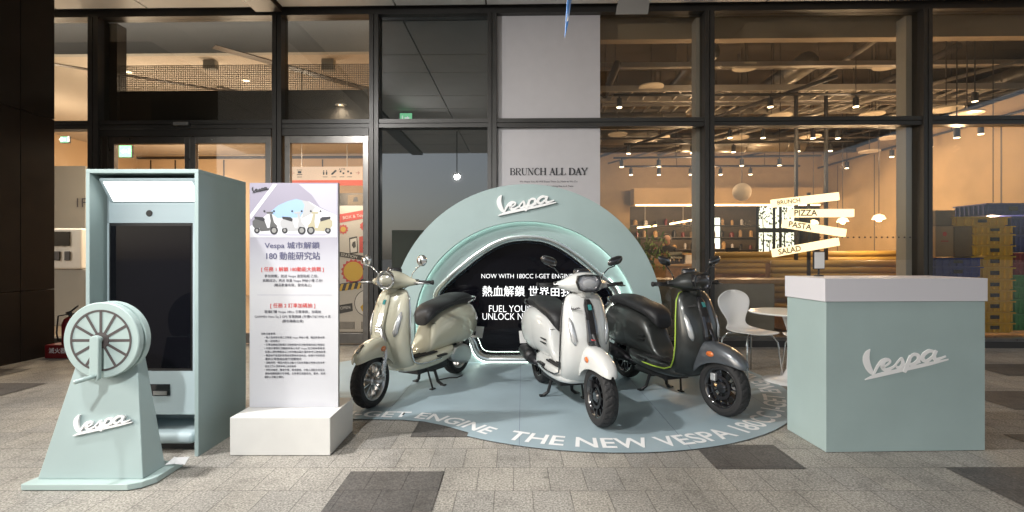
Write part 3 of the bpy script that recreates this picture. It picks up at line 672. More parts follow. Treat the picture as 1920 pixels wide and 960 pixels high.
duct([(3.0, 8.0, 4.5), (3.05, 12.1, 4.5)], .16, 'round duct running away from the glass above the trays')
duct([(8.6, 8.4, 4.35), (8.6, 13.0, 4.35)], .17, 'round duct running away from the glass over the right bay')
duct([(1.3, 12.7, 4.15), (10.7, 12.7, 4.15)], .2, 'long round duct across the back of the café')
duct([(4.9, 8.6, 4.55), (4.9, 12.1, 4.55)], .18, 'round duct running away from the glass nearer the side wall')
for i, (xa, ya, za_, xb, yb, zb3, w, lb) in enumerate((
    (1.6, 11.8, 3.5, 4.6, 7.35, 3.85, .03, 'dark diagonal pipe rising towards the glass'),
    (3.2, 11.8, 3.6, 7.2, 7.4, 4.05, .03, 'pale diagonal pipe above the lit boards'),
    (4.4, 12.0, 3.7, 9.0, 7.5, 4.0, .025, 'thin diagonal pipe above the stacked crates'),
    (1.45, 7.6, 4.15, 1.5, 12.1, 3.9, .06, 'straight dark pipe along the white film edge'),
    (1.2, 9.5, 4.35, 10.8, 9.5, 4.35, .045, 'level pipe above the second cable tray'),
    (1.2, 12.3, 3.85, 10.8, 12.3, 3.85, .05, 'level pipe far back above the lowest light track'),
    (5.2, 7.4, 4.4, 5.3, 13.0, 4.2, .04, 'pipe running straight back over the lit boards'),
    (6.4, 7.4, 4.3, 6.3, 13.0, 4.25, .05, 'pipe running straight back beside the inner post'),
    (2.2, 12.8, 3.6, 6.6, 8.2, 4.1, .022, 'slender diagonal conduit crossing the middle mullion'),
    (5.5, 12.9, 3.75, 10.2, 9.0, 4.25, .022, 'slender diagonal conduit above the right bay'),
    (1.2, 8.6, 4.45, 10.8, 8.6, 4.45, .03, 'thin level conduit close to the café soffit'),
    (1.2, 10.6, 3.72, 10.8, 10.6, 3.72, .02, 'thin level conduit just above the lower light tracks'))):
    svc('ceiling_pipe', MB().tube([(xa, ya, za_), (xb, yb, zb3)], w, 10), 'tray_metal' if i in (1, 2, 4, 6, 8, 10) else 'pipe_dark', lb, 'pipe', 'pipes under the café ceiling', smooth=True)
for i, (y, z, w) in enumerate(((7.9, 4.22, .05), (8.9, 3.98, .06), (9.8, 4.30, .12), (10.3, 3.92, .06), (11.2, 4.1, .10), (11.9, 3.70, .07))):
    svc('steel_beam', MB().box(1.2, 10.8, y, y+w, z, z+.07).box(1.2, 10.8, y-.025, y+w+.025, z-.012, z), 'pipe_dark' if i % 2 else 'tray_metal', 'horizontal steel beam under the café ceiling, %s from the glass' % ['first', 'second', 'third', 'fourth', 'fifth', 'sixth'][i], 'beam', 'steel beams under the café ceiling')
for i, (px, py, t) in enumerate(((1221, 163, 8.2), (1398, 126, 8.0), (1289, 144, 9.6), (1635, 214, 9.0), (1463, 216, 9.0), (1813, 213, 8.6), (1774, 205, 9.4), (1663, 124, 8.2), (1158, 252, 10.5), (1238, 257, 10.5), (1384, 258, 10), (1520, 256, 10.2), (1670, 258, 9.8), (1630, 284, 10.6))):
    p = CW((px-960)/FPX*t, t, H+(480-py)/FPX*t)
    if p.x > CX1-.3 and p.y > WY+.7: p = CW((px-960)/FPX*7.35, 7.35, H+(480-py)/FPX*7.35)
    g = thing('ceiling_disc', 'pale round disc at ' + ['the film edge', 'the middle bay top', 'the right of the first café bay', 'the top right by the inner post', 'the top left of the wide bay', 'the far right bay', 'the far right bay, behind its larger neighbour', 'the upper right of the wide bay', 'the film edge below the transom', 'the first café bay below the transom', 'the wide bay below the transom, leftmost', 'the wide bay below the transom above the lit boards', 'the wide bay below the transom beside the inner post', 'the wide bay below its neighbour by the side wall'][i], 'ceiling disc', p, group='round discs below the café ceiling')
    MB().lathe([(0, -.01), (.20, -.01), (.205, 0), (.20, .012), (0, .012)], 24).build('disc', 'disc_white', g, smooth=False)
    MB().cyl((0, 0, .012), (0, 0, 5.3-p.z), .008, 6).build('rod', 'pipe_dark', g)
# track lights
HEADS = []
def track(name_label, a, b, heads, emis=0):
    a, b = Vector(a), Vector(b)
    t_ = thing('light_track', name_label, 'light track', a, group='light tracks in the café')
    MB().tube([(0, 0, 0), b-a], .022, 4).build('rail', 'black', t_)
    MB().cyl((b-a)*.3, (b-a)*.3+Vector((0, 0, 5.3-a.z)), .006, 6).cyl((b-a)*.8, (b-a)*.8+Vector((0, 0, 5.3-(a.z+(b-a).z*.8))), .006, 6).build('hanger', 'black', t_)
    for k, f in enumerate(heads):
        p = (b-a)*f; hd = MB().cyl((p.x, p.y, p.z-.025), (p.x, p.y, p.z-.06), .014).cyl((p.x, p.y, p.z-.06), (p.x, p.y, p.z-.2), .042, 14).build('lamp_head', 'black', t_, smooth=False)
        MB().lathe([(0, -.203), (.038, -.203), (.041, -.192), (.042, -.2)], 14, o=p).build('lens', 'lamp_spot', hd)
        HEADS.append(a+p+Vector((0, 0, -.25)))
def onrow(px, py, y): return PT(px, py, y)
track('light track with four heads high behind the upper café windows', PT(1150, 178, 7.9), PT(1720, 176, 7.9), [.02, .29, .52, .8])
track('light track just below the transom line', PT(1330, 238, 9.2), PT(1720, 240, 9.2), [.1, .26, .5, .62, .95])
track('light track with heads in front of the long duct', PT(1170, 270, 10.2), PT(1600, 264, 10.2), [.02, .3, .48, .76, .9])
track('light track in the lower row across the café', PT(1150, 296, 10.8), PT(1540, 292, 10.8), [.04, .22, .4, .62, .8])
track('lowest light track in front of the back wall', PT(1170, 312, 11.7), PT(1500, 311, 11.7), [.04, .2, .38, .55, .72])
track('light track running along the plaster side wall', (CX1-.25, 7.3, 3.44), (CX1-.25, 13.0, 3.50), [.06, .2, .38, .55, .8])
for i in (1, 3, 6, 8, 10, 13, 16, 20, 22, 25, 27):
    if i < len(HEADS): p = HEADS[i]; lamp('POINT', 'track_lamp', p+Vector((0 if i < 24 else -1, 0, -.12)), 15 if i < 24 else 8, WARM, .06)
for p in ((3.0, 9.6, 3.6), (5.3, 9.2, 3.55)): pass
# extra spots on the far right bay
for i, (px, py) in enumerate(((1794, 258), (1828, 190))):
    p = PT(px, py, 7.35); s_ = thing('track_spotlight', ['black cylinder spotlight above the stacked crates', 'black cylinder spotlight in the upper right bay'][i], 'spotlight', p, group='spotlights in the right bay')
    MB().cyl((0, 0, 0), (0, 0, .13), .04).cyl((0, 0, .13), (0, 0, 5.3-p.z), .008).build('spot_body', 'black', s_); MB().lathe([(0, -.003), (.036, -.003)], 14).build('lens', 'lamp_spot', s_)
    lamp('POINT', 'bay_lamp', (0, 0, -.15), 12, WARM, .05, parent=s_)
# glazed screen posts inside
for px in (1493, 1549):
    p = CY(px, 8.6); svc('screen_post', MB().box(p-.022, p+.022, 8.58, 8.63, 0, 4.2), 'black', 'slim black post standing behind the %s ends of the lit boards' % ('left' if px == 1493 else 'right'), 'post', 'black posts inside the café')
# lit menu boards on their pole
ms = thing('menu_boards', 'four glowing tilted boards reading brunch, pizza, pasta and salad', 'lit sign', (CY(1521, 8.0), 8.0, 0))
MB().box(-.02, .02, .05, .09, 0, ZY(1520, 360, 8)).build('pole', 'black', ms)
for w_, (xa, ya, xb, yb) in (('BRUNCH', (1446, 382, 1572, 368)), ('PIZZA', (1477, 400, 1600, 399.5)), ('PASTA', (1467, 419, 1585, 437)), ('SALAD', (1448, 475, 1572, 453))):
    A, B = PT(xa, ya, 8)-ms.location, PT(xb, yb, 8)-ms.location; c = (A+B)/2; L = (B-A).length; an = math.atan2(B.z-A.z, B.x-A.x)
    o = MB().box(-L/2, L/2, -.03, .03, -.063, .063).build('board', 'sign_lit', ms, bevel=.008); o.location = c; o.rotation_euler = (0, -an, 0)
    t2 = text('lettering', w_, .09, 'ink', o, (-L/2+.26, -.034, 0), rot=(90, 0, 0), width=.36, bold=.002)
# pendants
def pendant(px, py, y, label, m='lamp_warm', r=.11, e=0):
    p = PT(px, py, y); g = thing('pendant_lamp', label, 'pendant lamp', p, group='pendant lamps in the café')
    MB().lathe([(0, .09), (.02, .085), (.08, .06), (r, .0), (r*.98, -.008), (0, -.01)], 24).build('shade', 'sign_lit', g, smooth=True); MB().lathe([(0, -.012), (.05, -.022), (.04, -.045), (0, -.055)], 16).build('bulb', m, g, smooth=True)
    MB().cyl((0, 0, .09), (0, 0, 5.3-p.z), .006, 6).build('cord', 'black', g)
    if e: lamp('POINT', 'pendant_light', (0, 0, -.12), e, WARM, .06, parent=g)
pendant(1648, 410, 9.3, 'lit dome pendant in front of the plaster wall', e=35); pendant(1580, 415, 10.4, 'lit dome pendant right of the pasta board', e=22); pendant(1525, 419, 11.2, 'lit dome pendant behind the pasta board', e=18)
pendant(1862, 392, 7.45, 'small pendant hanging over the stacked blue crates', r=.05, e=26)
def tube_light(xa, ya, xb, yb, y, label):
    A, B = PT(xa, ya, y), PT(xb, yb, y); g = thing('tube_pendant', label, 'linear lamp', A, group='linear pendants over the bar')
    MB().tube([(0, 0, 0), B-A], .022, 10).build('tube', 'lamp_warm', g); MB().cyl((B-A)*.4, (B-A)*.4+Vector((0, 0, 2.45-A.z+.3)), .006, 6).build('cord', 'white_gloss', g)
tube_light(1195, 427, 1231, 423, 13.9, 'short glowing tube pendant behind the arch shoulder'); tube_light(1256, 420, 1318, 409, 13.9, 'long glowing tube pendant left of the middle mullion')
lamp('POINT', 'kitchen_lamp', PT(1285, 425, 14.2), 110, WARM, .15); lamp('POINT', 'kitchen_lamp', PT(1400, 420, 14.4), 60, WARM, .15)
gl = thing('globe_lamp', 'pale round globe lamp hanging left of the brunch board', 'globe lamp', PT(1391, 360, 9.8)); 
MB().lathe([(.175*math.sin(R(a)), .175*math.cos(R(a))) for a in range(0, 181, 12)], 24).build('globe', 'disc_white', gl, smooth=True); MB().cyl((0, 0, .17), (0, 0, 5.3-gl.location.z), .006, 6).build('cord', 'pipe_dark', gl)
# bar along the glass
bx0, bx1 = CY(1150, 6.95), CY(1450, 6.95); zc_ = ZY(1300, 524, 6.9)
bar = thing('bar_counter', 'grey fronted bar with wooden top just inside the café glass', 'bar counter', (0, 0, 0))
MB().box(bx0, bx1, 6.92, 7.0, .1, zc_-.06).build('front_panel', 'bar_grey', bar); MB().box(bx0, CY(1735, 7.2), 6.90, 7.5, zc_-.05, zc_).build('counter_top', 'wood', bar, bevel=.006)
bar2 = thing('service_counter', 'long wooden service counter with glass cabinet deeper in the café', 'service counter', (0, 0, 0))
MB().box(CY(1190, 11.8), CY(1470, 11.8), 11.0, 11.7, 0, ZY(1300, 500, 11.2)).build('cabinet', 'wood', bar2); MB().box(CY(1188, 11.7), CY(1470, 11.7), 10.95, 11.72, ZY(1300, 499, 11.2), ZY(1300, 495, 11.2)).build('counter_top', 'wood_light', bar2)
MB().box(CY(1248, 11.2), CY(1322, 11.2), 11.2, 11.6, ZY(1300, 478, 11.2), ZY(1300, 474, 11.2)).build('glass_shelf', 'wood_light', bar2)
for k, (px, y, w, h, d, m_, lb) in enumerate(((1262, 11.3, .16, .28, .2, 'black_gloss', 'dark espresso machine behind the bar'), (1290, 11.3, .10, .22, .1, 'paper', 'paper bag standing on the service counter'), (1232, 11.4, .14, .12, .12, 'wood_light', 'wooden box on the service counter near the arch'),
      (1305, 11.3, .1, .16, .1, 'cardboard', 'small carton on the service counter by the mullion'), (1365, 11.3, .18, .2, .2, 'lobby_grey', 'grey register on the service counter'), (1410, 11.3, .12, .14, .15, 'cardboard', 'small carton on the service counter under the window'))):
    z = ZY(1300, 495, 11.2); x = CY(px, y); nm = ['coffee_machine', 'paper_bag', 'wooden_box', 'carton', 'cash_register', 'carton'][k]
    g = thing(nm, lb, nm.replace('_', ' '), (x, y, z+.002))
    MB().box(-w, w, -d, d, 0, h).build('body', m_, g, bevel=.015)
    if k == 0: MB().box(-w*.8, w*.8, -d-.05, -d, .12, .16).cyl((-.06, -d-.04, .12), (-.06, -d-.04, .06), .02).cyl((.06, -d-.04, .12), (.06, -d-.04, .06), .02).build('brew_head', 'chrome', g)
    if k == 4: MB().box(-.15, .15, -.23, -.21, .1, .36).build('screen', 'black_screen', g)
for k in range(12):
    px_ = 1196+k*13+rnd.uniform(-3, 3)+(60 if k > 9 else 0); hh = rnd.uniform(.14, .3); rr_ = rnd.uniform(.03, .045)
    z = ZY(1300, 495, 11.2)+.002
    tag(MB().lathe([(0, 0), (rr_, 0), (rr_, hh*.6), (rr_*.4, hh*.78), (rr_*.4, hh), (0, hh)], 10, o=(CY(px_, 11.55), 11.55, z)).build('bottle', ['black_gloss', 'wood_light', 'film', 'leaf'][k % 4]), 'small %s bottle at the back of the service counter, %s' % (['glossy black', 'tan', 'pale', 'green'][k % 4], NTH[k]), 'bottle', 'bottles on the service counter')
ip = thing('potted_plant', 'dark leafy potted plant at the arch end of the service counter', 'plant', (CY(1218, 10.7), 10.7, 0))
MB().lathe([(0, 0), (.16, 0), (.2, .36), (.18, .36), (.15, .33), (0, .33)], 20).build('pot', 'bar_grey', ip, smooth=False); MB().tube([(0, 0, .3), (.02, 0, .9), (0, .02, 1.35)], [.02, .015, .008]).build('stem', 'bark', ip)
lf = MB()
for q in range(150):
    a = Vector((rnd.gauss(0, .17), rnd.gauss(0, .17), 1.25+rnd.gauss(0, .24))); e = Euler((rnd.random()*6, rnd.random()*6, rnd.random()*6)).to_matrix()
    lf.add([a+e@Vector(p) for p in ((-.07, 0, 0), (0, .025, 0), (.07, 0, 0), (0, -.025, 0))], [(0, 1, 2, 3)])
lf.build('foliage', 'leaf', ip)
# shelves with jars at the back of the kitchen
shf = thing('back_shelf', 'dark wall shelves crowded with jars at the back of the kitchen', 'shelf', (CY(1300, 16.6), 16.6, 0))
for z in (1.45, 1.85, 2.25): MB().box(-2.6, 2.2, 0, .35, z-.03, z).build('shelf_board', 'pipe_dark', shf)
jar0 = None
JC = ['cardboard', 'film', 'red', 'wood_light', 'dark_metal']
for k in range(44):
    z = (1.45, 1.85, 2.25)[k % 3]; x = shf.location.x-2.5+(k//3)*.32+rnd.uniform(-.05, .05)
    hgt = rnd.uniform(.12, .26); rr_ = rnd.uniform(.04, .08)
    tag(MB().lathe([(0, 0), (rr_, 0), (rr_, hgt*.8), (rr_*.6, hgt*.9), (rr_*.6, hgt), (0, hgt)], 10, o=(x, 16.75, z+.002)).build('jar', JC[k % 5]), 'small %s jar on the %s dark kitchen shelf, %s' % (['brown', 'pale', 'red', 'tan', 'dark'][k % 5], ['lowest', 'middle', 'top'][k % 3], NTH[k//3]), 'jar', 'jars on the kitchen shelves')
# booth seating with horizontal rolls
bo = thing('booth_bench', 'long mustard booth bench with horizontal padded rolls beside the plaster wall', 'bench', (0, 0, 0))
bz = ZY(1600, 486, 8.6); xb0, xb1 = CY(1452, 8.2), CY(1735, 8.2)
rb = MB()
for k in range(6):
    z = bz-.07-k*.105; rb.tube([(xb0, 8.3, z), (xb1, 8.3, z)], .055, 12)
rb.build('backrest', 'cushion', bo, smooth=True); MB().box(xb0, xb1, 8.34, 8.5, 0, bz-.06).build('frame', 'wood', bo)
MB().box(xb0, xb1, 7.75, 8.24, .34, .45).build('seat', 'cushion', bo, bevel=.03); MB().box(xb0+.02, xb1-.02, 7.8, 8.24, .05, .33).build('plinth', 'wood', bo)
bo2 = thing('booth_bench', 'farther row of padded booth bench behind the first one', 'bench', (0, 0, 0))
rb = MB()
for k in range(4): rb.tube([(CY(1352, 9.9), 10.2, ZY(1500, 478, 10.2)-k*.11), (CY(1730, 9.9), 9.6, ZY(1500, 478, 10.2)+.03-k*.11)], .06, 12)
rb.build('backrest', 'cushion', bo2, smooth=True); MB().box(CY(1352, 10), CY(1730, 10), 10.26, 10.4, 0, .9).build('frame', 'wood', bo2)
for k, px in enumerate((1352, 1378, 1404, 1425, 1436, 1450, 1462, 1480, 1500, 1510, 1563, 1592, 1629, 1670, 1711)):
    y = 10.32; p = PT(px, 476, y); g = tag(MB().box(p.x-.05, p.x+.05, y-.02, y+.03, 1.05, 1.17).box(p.x-.03, p.x+.03, y-.03, y+.04, .902, 1.05).build('table_number_block', 'wood_light'), 'small wooden block holder along the bench back, %s' % NTH[k], 'block holder', 'wooden block holders along the booth')
# person behind the service counter
def person(loc, rz, label):
    pn = thing('person', label, 'person', loc, rz)
    ed = [((0, 0, .92), .15), ((0, 0, 1.15), .14), ((0, .0, 1.38), .15), ((0, -.01, 1.47), .06), ((0, -.05, 1.53), .05)]
    me = bpy.data.meshes.new('body'); V = [q[0] for q in ed]; Rr = [q[1] for q in ed]; E = [(0, 1), (1, 2), (2, 3), (3, 4)]
    for s in (-1, 1):
        k = len(V); V += [(s*.19, 0, 1.40), (s*.24, -.03, 1.14), (s*.16, -.26, 1.08), (s*.14, -.33, 1.07)]; Rr += [.06, .045, .035, .03]; E += [(2, k), (k, k+1), (k+1, k+2), (k+2, k+3)]
        k = len(V); V += [(s*.09, 0, .86), (s*.10, -.01, .48), (s*.10, .02, .09), (s*.10, -.12, .04)]; Rr += [.09, .065, .045, .035]; E += [(0, k), (k, k+1), (k+1, k+2), (k+2, k+3)]
    me.from_pydata(V, E, []); o = link('body', me, 'cloth_dark', pn); q = o.modifiers.new('k', 'SKIN')
    for i, r in enumerate(Rr): me.skin_vertices[0].data[i].radius = (r, r*.8)
    me.skin_vertices[0].data[0].use_root = True; q = o.modifiers.new('d', 'SUBSURF'); q.levels = q.render_levels = 1
    h = MB().lathe([(.001, -.125), (.045, -.12), (.068, -.08), (.082, 0), (.085, .04), (.07, .09), (.03, .12), (.001, .125)], 16)
    h.add([(-.012, -.08, -.02), (.012, -.08, -.02), (0, -.105, -.025), (0, -.08, .02)], [(0, 1, 2), (1, 3, 2), (3, 0, 2)])
    h = h.build('head', 'skin', pn, smooth=True); h.location = (0, -.07, 1.60); h.rotation_euler = (R(18), 0, 0)
    ha = MB().lathe([(.095, -.06), (.10, 0), (.095, .06), (.075, .11), (.03, .14), (.001, .142)], 16).build('hair', 'hair', pn, smooth=True); ha.location = (0, -.035, 1.62); ha.rotation_euler = (R(-12), 0, 0)
person((CY(1251, 12.0), 12.0, .0), R(-20), 'person in dark clothes looking down behind the service counter')

# crates and cartons on the right
def make_crate(m, w, d, h, label, group):
    c = thing('plastic_crate', label, 'crate', (0, 0, 0), 0, group)
    b_ = MB(); n_ = 6
    tp = .94
    for (sx_, sy_) in ((0, -1), (0, 1), (1, 0), (-1, 0)):
        if sx_ == 0: b_.add([(-w/2*tp, sy_*d/2*tp, 0), (w/2*tp, sy_*d/2*tp, 0), (w/2, sy_*d/2, h*.86), (-w/2, sy_*d/2, h*.86)], [(0, 1, 2, 3)])
        else: b_.add([(sx_*w/2*tp, -d/2*tp, 0), (sx_*w/2*tp, d/2*tp, 0), (sx_*w/2, d/2, h*.86), (sx_*w/2, -d/2, h*.86)], [(0, 1, 2, 3)])
    b_.add([(-w/2*tp, -d/2*tp, .004), (w/2*tp, -d/2*tp, .004), (w/2*tp, d/2*tp, .004), (-w/2*tp, d/2*tp, .004)], [(0, 1, 2, 3)])
    for k in range(n_+1):
        x = -w/2*.93+k*w*.93/n_; b_.box(x-.009, x+.009, -d/2-.016, -d/2+.01, .012, h*.86)
        y = -d/2*.9+k*d*.9/n_; b_.box(-w/2-.016, -w/2+.01, y-.009, y+.009, .012, h*.86)
    b_.box(-w/2*.96, w/2*.96, -d/2-.01, -d/2+.012, h*.42, h*.47)
    b_.build('crate_body', m, c)
    r_ = MB(); r_.box(-w/2-.026, w/2+.026, -d/2-.028, -d/2+.012, h*.86, h*.97); r_.box(-w/2-.018, w/2+.018, d/2-.012, d/2+.018, h*.86, h*.97)
    r_.box(-w/2-.018, -w/2+.012, -d/2+.012, d/2-.012, h*.86, h*.97); r_.box(w/2-.012, w/2+.018, -d/2+.012, d/2-.012, h*.86, h*.97); r_.build('rim', m, c)
    hd = MB().box(-.06, .06, -d/2-.019, -d/2-.012, h*.36, h*.70); hd.build('grip', 'black', c)
    return c
ORD = ['bottom', 'second', 'third', 'fourth', 'fifth', 'sixth', 'seventh', 'eighth', 'ninth', 'tenth', 'eleventh', 'twelfth']
def stack(m, cname, px, y, w, d, zlist, where, rz=0, zb=.07):
    first = None; h = None
    for i in range(len(zlist)-1):
        h = zlist[i+1]-zlist[i]; lb = '%s crate, %s from the bottom of the stack %s' % (cname, ORD[i], where)
        lb = lb.replace('bottom from the bottom', 'lowest').replace('lowest of the', 'lowest in the')
        loc = (CY(px, y-d/2-.02), y, zlist[i]+.002)
        if first is None: first = make_crate(m, w, d, h, lb, 'plastic crates stacked inside the right window'); first.location = loc; first.rotation_euler = (0, 0, rz); h0 = h
        else: o = dup(first, lb, loc, rz); o.scale = (1, 1, h/h0)
def zl(px, y, pys): return [ZY(px, q, y) for q in pys]
YS = 7.15
stack('crate_yellow', 'yellow', 1866, 7.25, .50, .42, zl(1866, 7.05, (624, 605, 585, 564, 544, 524, 501, 480, 460, 439, 424)), 'of plain yellow crates')
o = make_crate('crate_yellow', .72, .5, .13, 'wide yellow crate lying on top of the yellow stack', 'plastic crates stacked inside the right window'); o.location = (CY(1840, 7.05), 7.3, ZY(1866, 424, 7.05)+.004)
stack('crate_green', 'green', 1932, 7.3, .42, .42, zl(1932, 7.1, (620, 588, 560, 537, 516)), 'of green crates at the right edge')
stack('crate_red', 'dark red', 1932, 7.3, .42, .42, zl(1932, 7.1, (515.5, 493, 474)), 'on top of the green crates')
stack('crate_blue', 'navy blue', 1932, 7.3, .42, .42, zl(1932, 7.1, (473.5, 440, 405)), 'on top of the red crates')
o = make_crate('crate_blue', .72, .5, .17, 'wide navy crate topmost at the right edge above the yellow crates', 'plastic crates stacked inside the right window'); o.location = (CY(1898, 7.1), 7.35, ZY(1900, 404, 7.1)+.006)
stack('crate_blue', 'blue', 1797, 7.2, .62, .45, [.07]+zl(1797, 7.0, (600, 570, 545, 520, 500, 483)), 'under the cartons')
def carton(px0, px1, py0, py1, y, m, label, sticker=False):
    x0_, x1_ = CY(px0, y), CY(px1, y); z0_, z1_ = ZY(px0, py1, y), ZY(px0, py0, y)
    c = thing('carton', label, 'carton', ((x0_+x1_)/2, y+.15, z0_+.004), group='cartons on the blue crates'); w = (x1_-x0_)/2
    MB().box(-w, w, -.15, .15, 0, z1_-z0_).build('box_body', m, c, bevel=.004); MB().box(-w-.001, w+.001, -.152, .152, z1_-z0_-.002, z1_-z0_+.001).build('tape', 'cardboard', c)
    if sticker:
        q = MB().lathe([(0, 0), (.035, 0)], 5, 'y', (0, -.154, (z1_-z0_)*.75)); q.box(-.05, .05, -.155, -.153, (z1_-z0_)*.5, (z1_-z0_)*.53); q.build('print', 'ink_red', c)
    return c
zcr = None
carton(1754, 1788, 425, 482, 7.05, 'cardboard', 'orange brown carton with a red mark on the blue crates', True)
carton(1790, 1834, 425, 482, 7.08, 'cardboard_dark', 'dull brown carton beside the marked one'); carton(1754, 1791, 395, 424, 7.1, 'cardboard_dark', 'smaller carton stacked on the marked carton')
MB().box(CY(1750, 7), CY(2060, 7), 6.98, 7.55, .003, .066).build('pallet', 'wood_light'); tag(sc.collection.objects['pallet'], 'low wooden pallet under the stacked crates', 'pallet')

# ================================================================ EXHIBIT
# ---------------------------------------------------------------- arch
A0 = CW((987-960)/FPX*5.53, 5.53)
arch = thing('display_arch', 'pale mint round arch with glowing rim around a black screen', 'display arch', (A0.x, A0.y, .002), R(.6))
PX = 5.53/FPX
def ell(a, b, cz, n, z0, expo=2.0):     # closed outline cut by z >= z0, straight legs down from the widest point
    pts = []
    for k in range(n+1):
        t = math.pi*k/n; x = a*abs(math.cos(t))**(2/expo)*(1 if math.cos(t) >= 0 else -1); z = cz+b*abs(math.sin(t))**(2/expo); pts.append((x, z))
    return pts
N = 72
def circ_cut(r, cz):
    a0 = -math.asin(min(1, cz/r)); return [(r*math.cos(a0+(math.pi-2*a0)*k/N), cz+r*math.sin(a0+(math.pi-2*a0)*k/N)) for k in range(N+1)]
cz = H-120.5*PX
outer = circ_cut(255*PX, cz)
inner = [(211*PX, 0)]+ell(211*PX, 195*PX, H-130*PX, N-2, 0)+[(-211*PX, 0)]
def band(o_, i_, y0, y1):
    n_ = len(o_); m_ = MB()
    vs = [(x, y0, z) for x, z in o_]+[(x, y0, z) for x, z in i_]+[(x, y1, z) for x, z in o_]+[(x, y1, z) for x, z in i_]; fs = []
    for k in range(n_-1):
        fs += [(k, k+1, n_+k+1, n_+k), (2*n_+k, 3*n_+k, 3*n_+k+1, 2*n_+k+1), (k, 2*n_+k, 2*n_+k+1, k+1), (n_+k, n_+k+1, 3*n_+k+1, 3*n_+k)]
    fs += [(0, n_, 3*n_, 2*n_), (n_-1, 3*n_-1, 4*n_-1, 2*n_-1)]
    return m_.add(vs, fs)
band(outer, inner, 0, .09).build('front_ring', 'mint', arch)
# recessed ring with portal hole
def cr_(P, k=5):
    o = []
    for i in range(len(P)-1):
        p0, p1, p2, p3 = [Vector(P[max(0, min(len(P)-1, q))]) for q in (i-1, i, i+1, i+2)]
        for q in range(k):
            t = q/k; o.append(.5*((2*p1)+(p2-p0)*t+(2*p0-5*p1+4*p2-p3)*t*t+(3*p1-p0-3*p2+p3)*t**3))
    return o+[Vector(P[-1])]
HALF = [(0,683),(40,683),(74,682.5),(92,676),(102,663),(107,650),(116,635),(132,617),(150,600),(164,588),(175,574),(179,558),(173,541),(157,524),(135,504),(102,477),(66,454),(34,442),(0,438.5)]
hc = [(x*PX, H+(480-y)*PX) for x, y in HALF]; right = cr_(hc); VIS = right+[Vector((-p.x, p.y)) for p in reversed(right[1:-1])]
def vis(off, y):    # closed outline of the opening moved inwards by off, at depth y
    n = len(VIS); o = []
    for i in range(n):
        d = (VIS[(i+2) % n]-VIS[i-2]).normalized(); q = VIS[i]+Vector((-d.y, d.x))*off; o.append((q.x, y, q.y))
    return o
pa, pb, pz = 161*PX, 121*PX, H-82.5*PX
hole = [(q[0], q[2]) for q in vis(.002, 0)]; hn = len(hole); hole = hole+[hole[0]]
O2 = []
for (x, z) in hole:      # outer boundary matched by direction from the centre of the opening
    dx, dz = x, z-.62; L_ = math.hypot(dx, dz) or 1; k = 0; u_ = (dx/L_, dz/L_); t_ = .3
    while t_ < 2.2 and (.62+u_[1]*t_ > .001) and (abs(u_[0]*t_) < 1.40) and not (u_[1] > -.2 and (u_[0]*t_/1.31)**2+((.62+u_[1]*t_-(H-130*PX))/(1.215))**2 > 1 and .62+u_[1]*t_ > H-130*PX): t_ += .01
    O2.append((u_[0]*t_, max(.0005, .62+u_[1]*t_)))
band(O2, hole, .135, .18).build('recessed_ring', 'mint', arch)
# led strip tucked behind the inner edge of the front ring
ins = [(215*PX, 0)]+ell(215*PX, 199*PX, H-130*PX, N-2, 0)+[(-215*PX, 0)]
ins2 = [(217.5*PX, 0)]+ell(217.5*PX, 201.5*PX, H-130*PX, N-2, 0)+[(-217.5*PX, 0)]
band(ins2, ins, .093, .103).build('led_strip', 'led_strip', arch)
# chrome tunnel
MB().loft([vis(0, .132), vis(.002, .10), vis(.010, .094), vis(.058, .104), vis(.082, .16), vis(.096, .23)], cap=False).build('chrome_rim', 'satin_chrome', arch, smooth=True)
nv_ = len(VIS)
def vstrip(i0, i1, o0, o1, y0, y1):
    A, B = vis(o0, 0), vis(o1, 0); idx = [k % nv_ for k in range(i0, i1)]
    return band([(A[k][0], A[k][2]) for k in idx], [(B[k][0], B[k][2]) for k in idx], y0, y1)
vstrip(-38, 66, -.011, -.001, .118, .128).build('led_strip', 'led_strip', arch)
vstrip(-34, 35, .089, .096, .222, .226).build('led_strip', 'led_strip', arch)
vstrip(36, nv_-35, .091, .095, .224, .227).build('neon_line', 'neon_blue', arch)
q = vis(.090, .228); so = MB(); so.add(q+[(p[0], .26, p[2]) for p in q], [tuple(range(len(q)))]+[tuple(range(2*len(q)-1, len(q)-1, -1))]+[(j, j+len(q), (j+1) % len(q)+len(q), (j+1) % len(q)) for j in range(len(q))])
scr = so.build('screen', 'black_screen', arch)
mat('screen_text', (.9, .9, .9), .5, emit=(.95, .97, 1), es=.45)
def at_arch(px, py, y=.222): t = 5.53+y; return ((px-960)/FPX*t-(987-960)/FPX*5.53, y, H+(480-py)/FPX*t)
KX = 5.75/FPX
for s_, px0, px1, py, hgt, bd in (('NOW WITH 180CC I-GET ENGINE', 902, 1073, 518.5, 8.2, -.0012), ('熱血解鎖 世界由我', 904, 1070, 548, 20, .0004), ('FUEL YOUR', 916, 996, 580, 12.5, -.0012), ('UNLOCK NEW', 904, 1003, 594.5, 12.5, -.0012)):
    p = at_arch((px0+px1)/2, py); text('lettering', s_, .1, 'screen_text', arch, p, bold=bd, width=(px1-px0)*KX, height=hgt*KX)
logo(arch, 'white_logo', 110*PX*.985, .03, (at_arch(934, 405, 0)[0], -.0005, at_arch(934, 405, 0)[2]))

